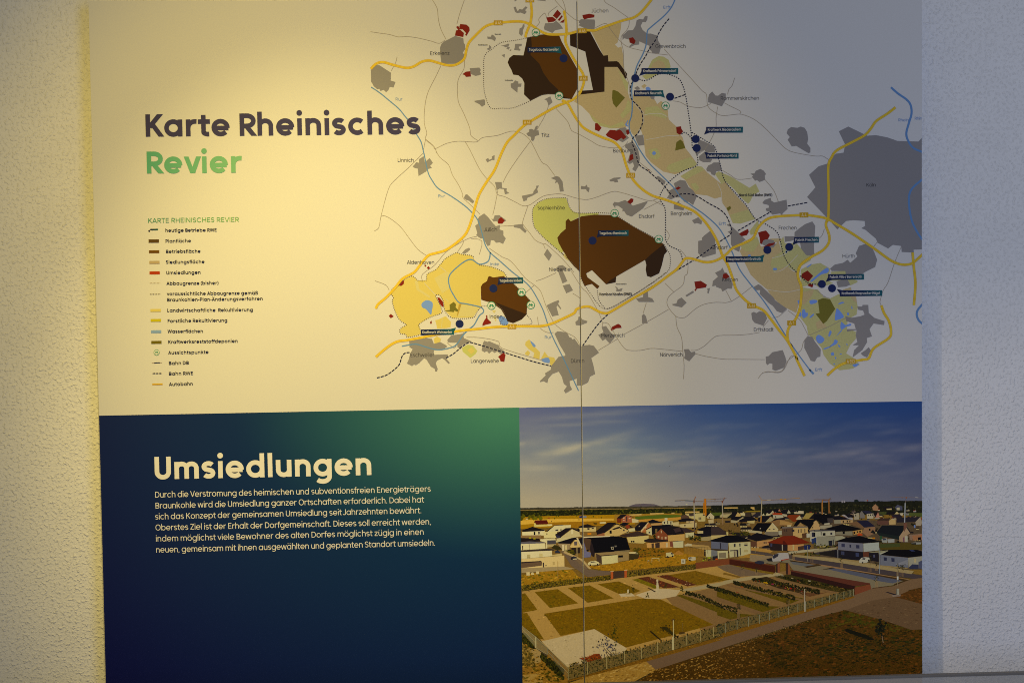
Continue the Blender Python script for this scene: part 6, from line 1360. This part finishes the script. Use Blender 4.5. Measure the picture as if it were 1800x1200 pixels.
for k in range(40):
    t = k / 39.0; p = at_px('M', 85 + 115 * t, 716 + 86 * t); q = at_px('M', 85 + 115 * t, 768 + 130 * t) ; PH.strip([p, q], .35, nz(), C((138, 130, 104)))
for t0, t1 in (((85, 716), (205, 812)), ((85, 740), (205, 860)), ((205, 812), (300, 900)), ((205, 900), (298, 955)), ((300, 900), (470, 1062)), ((300, 930), (470, 1110))):
    PH.strip([at_px('M', *t0), at_px('M', *t1)], .7, nz(), C((150, 142, 116)))
for k in range(30):
    t = k / 29.0; PH.strip([at_px('M', 205 + 95 * t, 812 + 88 * t), at_px('M', 205 + 95 * t, 898 + 56 * t)], .35, nz(), C((136, 128, 104)))
    PH.strip([at_px('M', 300 + 170 * t, 900 + 162 * t), at_px('M', 300 + 170 * t, 950 + 215 * t)], .3, nz(), C((120, 112, 84)))
PH.strip([at_px('M', 200, 805), at_px('M', 200, 900)], 1.6, nz(), C((176, 168, 140)))
for x, y0, y1 in ((298, 895, 950), (345, 945, 985), (395, 990, 1030)): PH.strip([at_px('M', x, y0), at_px('M', x, y1)], 1.0, nz(), C((120, 112, 88)))
# ---- rear hedge fence, gate
ph('M 85,375 830,287 835,325 600,352 80,420', (104, 86, 34), .3); hedge('M 85,375 450,328 830,288', 'M 85,415 450,370 830,322', 150, [(92, 80, 22), (66, 58, 18), (118, 100, 36), (44, 38, 14)], 1.4)
ph('M 970,262 1545,196 1545,235 970,305', (104, 86, 38), .3); hedge('M 970,262 1250,225 1545,196', 'M 970,302 1250,265 1545,234', 110, [(90, 78, 26), (66, 56, 20), (120, 102, 44), (44, 38, 16)], 1.3)
for k in range(40):
    t = k / 39.0
    for (xa, ya, xb, yb, h) in ((85, 370, 830, 285, 42), (975, 258, 1545, 196, 40)):
        x, y = xa + (xb - xa) * t, ya + (yb - ya) * t; PH.strip([at_px('M', x, y - 3), at_px('M', x, y + h)], .45, nz(), C((74, 64, 38)))
ph('M 855,258 948,250 948,305 855,316', (72, 56, 42), .1); 
for k in range(12): x = 858 + k * 7.8; PH.strip([at_px('M', x, 256), at_px('M', x, 312 - k * .6)], .35, nz(), C((40, 32, 28)))
for x in (832, 948): ph('M %d,%d %d,%d %d,%d %d,%d' % (x, 258 - (x > 900) * 10, x + 21, 256 - (x > 900) * 10, x + 21, 318 - (x > 900) * 12, x, 322 - (x > 900) * 12), (150, 86, 48), .1); ph('M %d,%d %d,%d %d,%d %d,%d' % (x - 3, 253 - (x > 900) * 10, x + 24, 251 - (x > 900) * 10, x + 24, 258 - (x > 900) * 10, x - 3, 260 - (x > 900) * 10), (176, 150, 110))
ph('M 120,262 150,262 150,290 122,292', (190, 172, 126)); ph('M 160,268 178,262 188,285 162,286', (190, 172, 126)); ph('M 202,255 228,255 228,278 204,280', (190, 172, 126))
# statue, memorial, saplings
ph('M 1212,440 1246,440 1238,385 1218,382', (204, 186, 146)); ph('M 1216,385 1238,385 1232,345 1220,345', (214, 198, 158)); PH.disc(at_px('M', 1225, 334), 2.0, nz(), C((216, 200, 160)), 12); ph('M 1140,395 1150,392 1212,425 1205,432', (64, 52, 36))
ph('M 972,410 986,408 986,445 972,445', (206, 190, 150)); ph('M 955,440 1000,438 1000,452 960,455', (160, 142, 104))
for x, y, n, r in ((1020, 400, 16, 16), (1140, 455, 16, 16), (1432, 410, 20, 18), (990, 432, 8, 8), (1295, 370, 12, 14)):
    for k in range(n): p = at_px('M', RND.gauss(x, r * .45), RND.gauss(y, r * .9)); blob(p[0], p[1], RND.uniform(.6, 1.4), jit((58, 52, 20), .3))
for k in range(60): p = at_px('M', RND.gauss(800, 40), RND.gauss(870, 36)); blob(p[0], p[1], RND.uniform(.6, 1.6), jit(RND.choice([(70, 60, 60), (84, 76, 76), (58, 48, 36)]), .2))
for k in range(40): p = at_px('M', RND.gauss(860, 16), RND.gauss(800, 50)); blob(p[0], p[1], RND.uniform(.6, 1.5), jit((56, 54, 18), .25))
for a, b_ in (((775, 900), (840, 975)), ((800, 905), (850, 960)), ((780, 950), (775, 990)), ((830, 925), (875, 915)), ((875, 905), (875, 965)), ((790, 935), (820, 985))): PH.strip([at_px('M', *a), at_px('M', *b_)], .8, nz(), C((62, 48, 34)))
ph('M 565,985 640,978 690,950 735,948 758,985 700,1005 640,1018 610,1005', (108, 56, 22), .25); mottle('M 575,985 690,952 735,950 755,985 640,1012', [(128, 70, 30), (86, 42, 18)], 40, .7, 2)
ph('M 1160,760 1172,755 1265,838 1258,842', (44, 36, 16)); ph('M 1250,725 1300,720 1390,800 1380,812 1300,755', (54, 46, 18), .3)
for k in range(20): p = at_px('M', RND.gauss(1300, 28), RND.gauss(742, 16)); blob(p[0], p[1], RND.uniform(.6, 1.6), jit((50, 42, 16), .25))
PH.strip([at_px('M', 1438, 690), at_px('M', 1440, 765)], .6, nz(), C((110, 96, 60))); ph('M 1405,770 1450,760 1460,775 1410,785', (70, 54, 26))
# ---- long front fence with climbing hedge
ph('M 470,1060 1000,925 1776,708 N 0,705 1150,402 1155,456 0,788 M 1776,795 1000,1020 475,1168', (108, 90, 52), .3)
def leafy(a, b_, k):
    for _ in range(5):
        t = RND.uniform(-.12, 1.0); blob(a[0] + (b_[0] - a[0]) * t + RND.uniform(-1.6, 1.6), a[1] + (b_[1] - a[1]) * t, RND.uniform(.6, 1.5), jit(RND.choice([(60, 54, 20), (42, 38, 14), (76, 68, 28), (28, 25, 10), (120, 100, 58)]), .2), None, 5)
ribbon('M 475,1050 1000,918 1776,705', 'M 475,1160 1000,1015 1776,795', 190, leafy)
def leafy2(a, b_, k):
    for _ in range(4):
        t = RND.uniform(0, 1.0); blob(a[0] + (b_[0] - a[0]) * t + RND.uniform(-1.4, 1.4), a[1] + (b_[1] - a[1]) * t, RND.uniform(.6, 1.4), jit(RND.choice([(60, 58, 32), (42, 40, 22), (72, 70, 42), (30, 28, 16), (92, 82, 54)]), .2), None, 5)
ribbon('N 0,702 600,545 1150,402', 'N 0,785 600,610 1150,455', 150, leafy2)
for k in range(9):
    t = (k + .5) / 9; PH.strip([at_px('M', 470 + 1306 * t0, (1062 + (1168 - 1062) * t) - (352 * t0 + 21 * t * t0)) for t0 in (0, .25, .5, .75, 1)], .26, nz(), C((104, 98, 66)))
    PH.strip([at_px('N', 1150 * t0, (702 - 300 * t0) + (86 - 32 * t0) * t) for t0 in (0, .33, .66, 1)], .26, nz(), C((86, 84, 64)))
for x, y0, y1 in ((473, 1055, 1170), (636, 1015, 1122), (797, 970, 1075), (948, 930, 1028), (1090, 890, 990), (1225, 850, 945), (1472, 785, 875), (1588, 750, 838), (1697, 720, 808)):
    PH.strip([at_px('M', x, y0), at_px('M', x, y1)], 1.0, nz(), C((150, 140, 108)))
PH.strip([at_px('M', 1352, 805), at_px('M', 1354, 915)], 2.2, nz(), C((186, 178, 150))); PH.strip([at_px('M', 1359, 662), at_px('M', 1361, 915)], 1.7, nz(), C((176, 168, 138))); ph('M 1352,655 1366,655 1366,665 1352,665', (80, 66, 50))
for x, y0, y1 in ((72, 690, 775), (168, 665, 745), (265, 640, 720), (357, 618, 695), (440, 596, 668), (520, 575, 643), (602, 550, 618), (680, 530, 598), (818, 490, 560), (884, 472, 540), (948, 456, 520), (1008, 440, 502), (1068, 424, 488), (1120, 410, 470), (1150, 402, 462)):
    PH.strip([at_px('N', x, y0), at_px('N', x, y1)], .9, nz(), C((132, 130, 116)))
PH.strip([at_px('N', 736, 402), at_px('N', 738, 595)], 1.5, nz(), C((150, 144, 138))); PH.strip([at_px('N', 745, 505), at_px('N', 746, 592)], 1.2, nz(), C((140, 136, 126)))
# saplings and staked trees on the right
for x, y, t, n in ((180, 555, 650, 22), (220, 220, 300, 14), (335, 240, 290, 16), (645, 100, 160, 8), (800, 110, 180, 8), (1048, 150, 235, 14), (1290, 150, 260, 14), (1345, 190, 250, 10), (1560, 220, 300, 18), (1525, 225, 300, 10), (1345, 310, 390, 18), (598, 500, 535, 8)):
    PH.strip([at_px('N', x, y), at_px('N', x + 1, t)], .7, nz(), C((124, 104, 74)))
    for dx in (-9, 9): PH.strip([at_px('N', x + dx, t - 45), at_px('N', x + dx, t)], .6, nz(), C((128, 106, 76)))
    for k in range(n): p = at_px('N', RND.gauss(x, 10), RND.gauss(y, 14)); blob(p[0], p[1], RND.uniform(.5, 1.2), jit((50, 46, 24), .3))
PH.strip([at_px('N', 1523, 200), at_px('N', 1523, 375)], .9, nz(), C((120, 112, 100))); ph('N 1516,297 1530,297 1530,325 1516,325', (170, 170, 172))
PH.strip([at_px('N', 1372, 60), at_px('N', 1370, 275)], 1.0, nz(), C((120, 128, 140))); PH.strip([at_px('N', 762, 40), at_px('N', 763, 170)], .8, nz(), C((128, 124, 116))); PH.strip([at_px('N', 323, 40), at_px('N', 323, 100)], .7, nz(), C((128, 116, 90)))
PH.strip([at_px('M', 386, 170), at_px('M', 387, 315)], .8, nz(), C((150, 128, 84)))
# cars, van, goal, signs
def car(s, body, glass, wheels):
    ph(s, body, .03)
    ph(glass, (46, 44, 52), .03)
    for w in wheels: PH.disc(w, 1.5, nz(), C((30, 26, 26)), 10)
car('M 640,185 660,172 700,165 730,178 738,190 730,200 650,206 640,200', (214, 204, 172), 'M 662,178 690,172 710,178 665,183', [at_px('M', 660, 203), at_px('M', 722, 199)])
car('M 495,140 520,128 548,138 552,155 520,163 497,158', (40, 34, 36), 'M 508,138 525,132 542,140 515,143', []); ph('M 512,150 548,146 548,156 514,160', (170, 160, 140))
car('M 1298,100 1345,95 1364,110 1366,125 1330,133 1300,132', (216, 206, 170), 'M 1340,100 1352,100 1362,112 1345,114', [at_px('M', 1312, 133), at_px('M', 1354, 128)]); ph('M 1280,128 1330,135 1325,142 1290,138', (40, 32, 26))
car('M 1485,140 1510,132 1548,135 1550,160 1520,167 1486,158', (168, 160, 146), 'M 1492,140 1512,135 1515,145 1494,148', [at_px('M', 1500, 162)]); ph('M 1450,40 1480,20 1515,25 1518,42 1460,45', (176, 166, 146))
car('X 730,1060 770,1010 830,998 900,1005 905,1045 860,1085 770,1092 735,1085', (160, 158, 156), 'X 770,1030 800,1012 840,1015 825,1040', [at_px('X', 790, 1088), at_px('X', 890, 1050)])
car('N 460,160 475,115 520,100 600,98 610,150 540,168 470,172', (150, 144, 146), 'N 468,135 482,112 520,105 515,128 478,150', [at_px('N', 545, 166)]); ph('N 540,158 608,145 608,152 545,166', (130, 66, 50)); ph('N 415,150 460,142 470,172 430,170', (30, 28, 32))
car('N 318,175 350,165 395,170 398,192 360,195 320,185', (44, 44, 54), 'N 345,170 380,170 385,178 350,178', [])
ph('M 1425,152 1458,152 1458,192 1427,192', (206, 200, 184)); ph('M 1434,162 1450,162 1450,182 1436,182', (130, 124, 116)); PH.strip([at_px('M', 1462, 150), at_px('M', 1464, 192)], .8, nz(), C((150, 140, 116)))
for a, b_ in (((1180, 145), (1180, 168)), ((1180, 145), (1240, 145)), ((1240, 145), (1240, 172))): PH.strip([at_px('M', *a), at_px('M', *b_)], .8, nz(), C((200, 190, 160)))
mottle('M 1140,160 1190,158 1190,180 1140,182', [(180, 166, 130), (120, 98, 60)], 20, .6, 1.3)
mottle('M 1610,135 1700,130 1700,165 1610,170', [(150, 150, 60), (120, 120, 50), (60, 50, 30), (40, 30, 30)], 34, .8, 1.8); ph('M 1690,130 1735,125 1735,155 1695,160', (40, 34, 34)); ph('M 1715,148 1735,146 1735,158 1716,160', (160, 84, 30))
mottle('M 1060,125 1110,125 1110,145 1060,150', [(180, 90, 24), (70, 60, 20)], 10, .7, 1.4)
# fence lattice left of the white garage
for k in range(9): PH.strip([at_px('V', 1130 + k * 48, 850 - k * 2), at_px('V', 1130 + k * 48, 915 + k * 4)], .5, nz(), C((58, 48, 32)))
PH.strip([at_px('V', 1120, 850), at_px('V', 1560, 832)], .5, nz(), C((64, 54, 36)))
# roof lights and small marks
ph('V 20,812 42,815 38,835 18,832', (90, 80, 76)); ph('Q 1510,835 1555,830 1560,880 1520,878', (150, 142, 128)); ph('Q 1528,845 1548,842 1550,868 1532,868', BLK); ph('Q 1570,815 1605,812 1600,835 1575,840', (110, 104, 98))
# ---- cranes
def line(c, pts, w, col): PH.strip([at_px(c, *p) for p in pts], w, nz(), C(col))
line('V', [(1290, 100), (1302, 590)], 1.9, (150, 142, 132)); line('V', [(1302, 400), (1303, 590)], 1.7, (84, 66, 50)); line('V', [(978, 88), (1150, 78), (1290, 92)], 1.1, (116, 104, 88)); line('V', [(1140, 82), (1280, 92)], 1.4, (100, 108, 116)); line('V', [(1285, 95), (1320, 18)], 1.3, (130, 96, 66)); line('V', [(1290, 80), (1292, 125)], 2.0, (96, 60, 40)); line('V', [(1300, 95), (1662, 102)], .7, (120, 100, 80))
line('V', [(1472, 62), (1478, 325)], 3.4, (176, 116, 26)); line('V', [(1448, 120), (1448, 310)], 1.5, (150, 104, 34)); line('V', [(1445, 70), (1630, 62)], .9, (142, 118, 78)); line('V', [(1440, 125), (1500, 122)], .7, (150, 116, 60)); line('V', [(1458, 62), (1490, 62)], 1.6, (150, 100, 30)); line('V', [(1630, 55), (1632, 78)], 1.2, (110, 84, 60))
line('W', [(180, 110), (190, 480)], 1.6, (150, 142, 134)); line('W', [(180, 115), (220, 35)], 1.2, (116, 84, 62)); line('W', [(0, 65), (250, 48)], .7, (112, 96, 80)); line('W', [(0, 100), (175, 98)], .7, (112, 96, 80)); line('W', [(176, 90), (184, 125)], 1.8, (100, 64, 44)); line('W', [(188, 340), (190, 480)], 1.5, (130, 104, 74))
line('W', [(822, 80), (806, 440)], 1.7, (150, 142, 128)); line('W', [(826, 82), (770, 0)], 1.1, (136, 110, 84)); line('W', [(830, 80), (1100, 68), (1440, 42)], .9, (136, 112, 78)); line('W', [(910, 76), (965, 72)], 1.5, (156, 146, 134)); line('W', [(1120, 66), (1150, 64)], 1.8, (150, 112, 40)); line('W', [(1190, 70), (1215, 70)], 1.6, (150, 112, 40)); line('W', [(812, 330), (806, 440)], 1.5, (166, 120, 50))
line('X', [(142, 75), (140, 310)], 1.9, (136, 100, 56)); line('X', [(128, 120), (130, 300)], .8, (110, 84, 52)); line('X', [(248, 75), (250, 290)], 1.9, (130, 94, 56)); line('X', [(0, 68), (290, 66)], .8, (104, 88, 76)); line('X', [(140, 75), (250, 72)], 1.2, (104, 78, 56)); line('X', [(248, 75), (270, 40)], .9, (110, 84, 64)); line('X', [(255, 250), (280, 290)], 1.2, (110, 80, 52))
line('X', [(1485, 125), (1475, 440)], 1.9, (134, 138, 152)); line('X', [(1500, 60), (1490, 125)], .8, (110, 100, 100)); line('X', [(1250, 25), (1756, 42)], .8, (104, 92, 88)); line('X', [(1495, 40), (1515, 38)], 2.6, (112, 76, 56)); line('X', [(1650, 32), (1700, 38)], 1.2, (136, 132, 140)); line('X', [(1430, 40), (1445, 42)], 1.6, (96, 70, 52))
ph('X 450,85 470,80 475,120 455,122', (134, 130, 146)); ph('X 485,85 512,82 512,118 488,120', (134, 130, 146)); ph('X 862,72 880,70 882,92 864,94', (130, 60, 44)); ph('X 840,78 860,76 862,94 842,96', (130, 126, 130)); ph('X 660,75 700,65 730,85 728,110 660,110', (26, 34, 28))
ph('P 1466,888 1480,886 1480,896 1466,897', (170, 166, 150)); line('P', [(1330, 568), (1332, 573)], 1.0, (60, 56, 56))
ph('Q 1000,338 1050,335 1050,365 1000,365', (34, 40, 84)); ph('Q 1062,338 1115,336 1115,362 1064,364', (110, 126, 150)); ph('Q 130,376 170,376 170,388 132,390', (196, 186, 150)); ph('Q 485,365 520,362 520,376 488,378', (150, 60, 24)); ph('Q 1270,340 1300,338 1302,356 1272,358', (170, 130, 20)); ph('Q 1330,435 1430,430 1430,455 1332,458', (190, 180, 150)); ph('Q 1225,440 1290,450 1280,475 1240,470', (80, 64, 22)); ph('Q 985,388 1005,388 1005,402 986,402', (50, 44, 30)); ph('Q 543,412 553,412 553,430 544,430', (60, 48, 30))
_clip = [(LEFT(717), 716.5), (1640, 704.7), (1640, 1290), (LEFT(1290), 1290)]
_f = []
for pts, z, c, g in PH.f:
    q = clip_poly(pts if sgn_area(pts) > 0 else pts[::-1], _clip) if min(p[0] for p in pts) < 922 else pts
    if len(q) >= 3: _f.append((q, z, c, g))
# stack only what overlaps: every shape goes one thin level above whatever lies under it
_cell, _out, _k = {}, [], 0
while _k < len(_f):
    _n = _k
    while _n < len(_f) and _f[_n][1] == _f[_k][1]: _n += 1
    cells = set()
    for pts, z, c, g in _f[_k:_n]:
        xs, ys = [p[0] for p in pts], [p[1] for p in pts]
        for i in range(int(min(xs) // 3), int(max(xs) // 3) + 1):
            for j in range(int(min(ys) // 3), int(max(ys) // 3) + 1): cells.add((i, j))
    lv = 1 + max((_cell.get(k, 0) for k in cells), default=0) if _f[_k][1] != 4 else 1
    for k in cells: _cell[k] = lv
    for pts, z, c, g in _f[_k:_n]: _out.append((pts, 3 + lv * 0.10, c, g))
    _k = _n
PH.f = _out
PH.build('aerial_photo')

# ------------------------------------------------------------------ pane edge in front of the boards, bottom right
GL = bpy.data.materials.new('frosted_acrylic'); GL.use_nodes = True
nt = GL.node_tree; b = nt.nodes['Principled BSDF']
b.inputs['Base Color'].default_value = (0.46, 0.45, 0.44, 1); b.inputs['Roughness'].default_value = 0.35; b.inputs['Specular IOR Level'].default_value = 0.4
tr = node(nt, 'ShaderNodeBsdfTransparent'); tr.inputs[0].default_value = (0.93, 0.94, 0.95, 1)
mx = node(nt, 'ShaderNodeMixShader'); mx.inputs[0].default_value = 0.56
nt.links.new(tr.outputs[0], mx.inputs[1]); nt.links.new(b.outputs[0], mx.inputs[2]); nt.links.new(mx.outputs[0], nt.nodes['Material Output'].inputs[0])
EDG, nt, b = new_mat('cut_edge', 0.5, 0.3); b.inputs['Base Color'].default_value = (0.15, 0.145, 0.142, 1)
YG = -0.22
p0, p1 = at(1060, 1201, YG), at(1800, 1180.5, YG)
zt = (p0.z + p1.z) / 2
g = bpy.data.objects.new('acrylic_pane', None); COL.objects.link(g); g.location = (0.1, YG, zt - 0.55)
g['label'] = 'grey translucent pane with dark top edge crossing the lower right corner'; g['category'] = 'pane'
O = Vector(g.location)
box('sheet', -1.15, 1.35, YG, YG + 0.008, zt - 0.55, zt - 0.0042, GL, g, O)
box('edge_trim', -1.15, 1.35, YG - 0.001, YG + 0.009, zt - 0.004, zt, EDG, g, O, 0.0006)
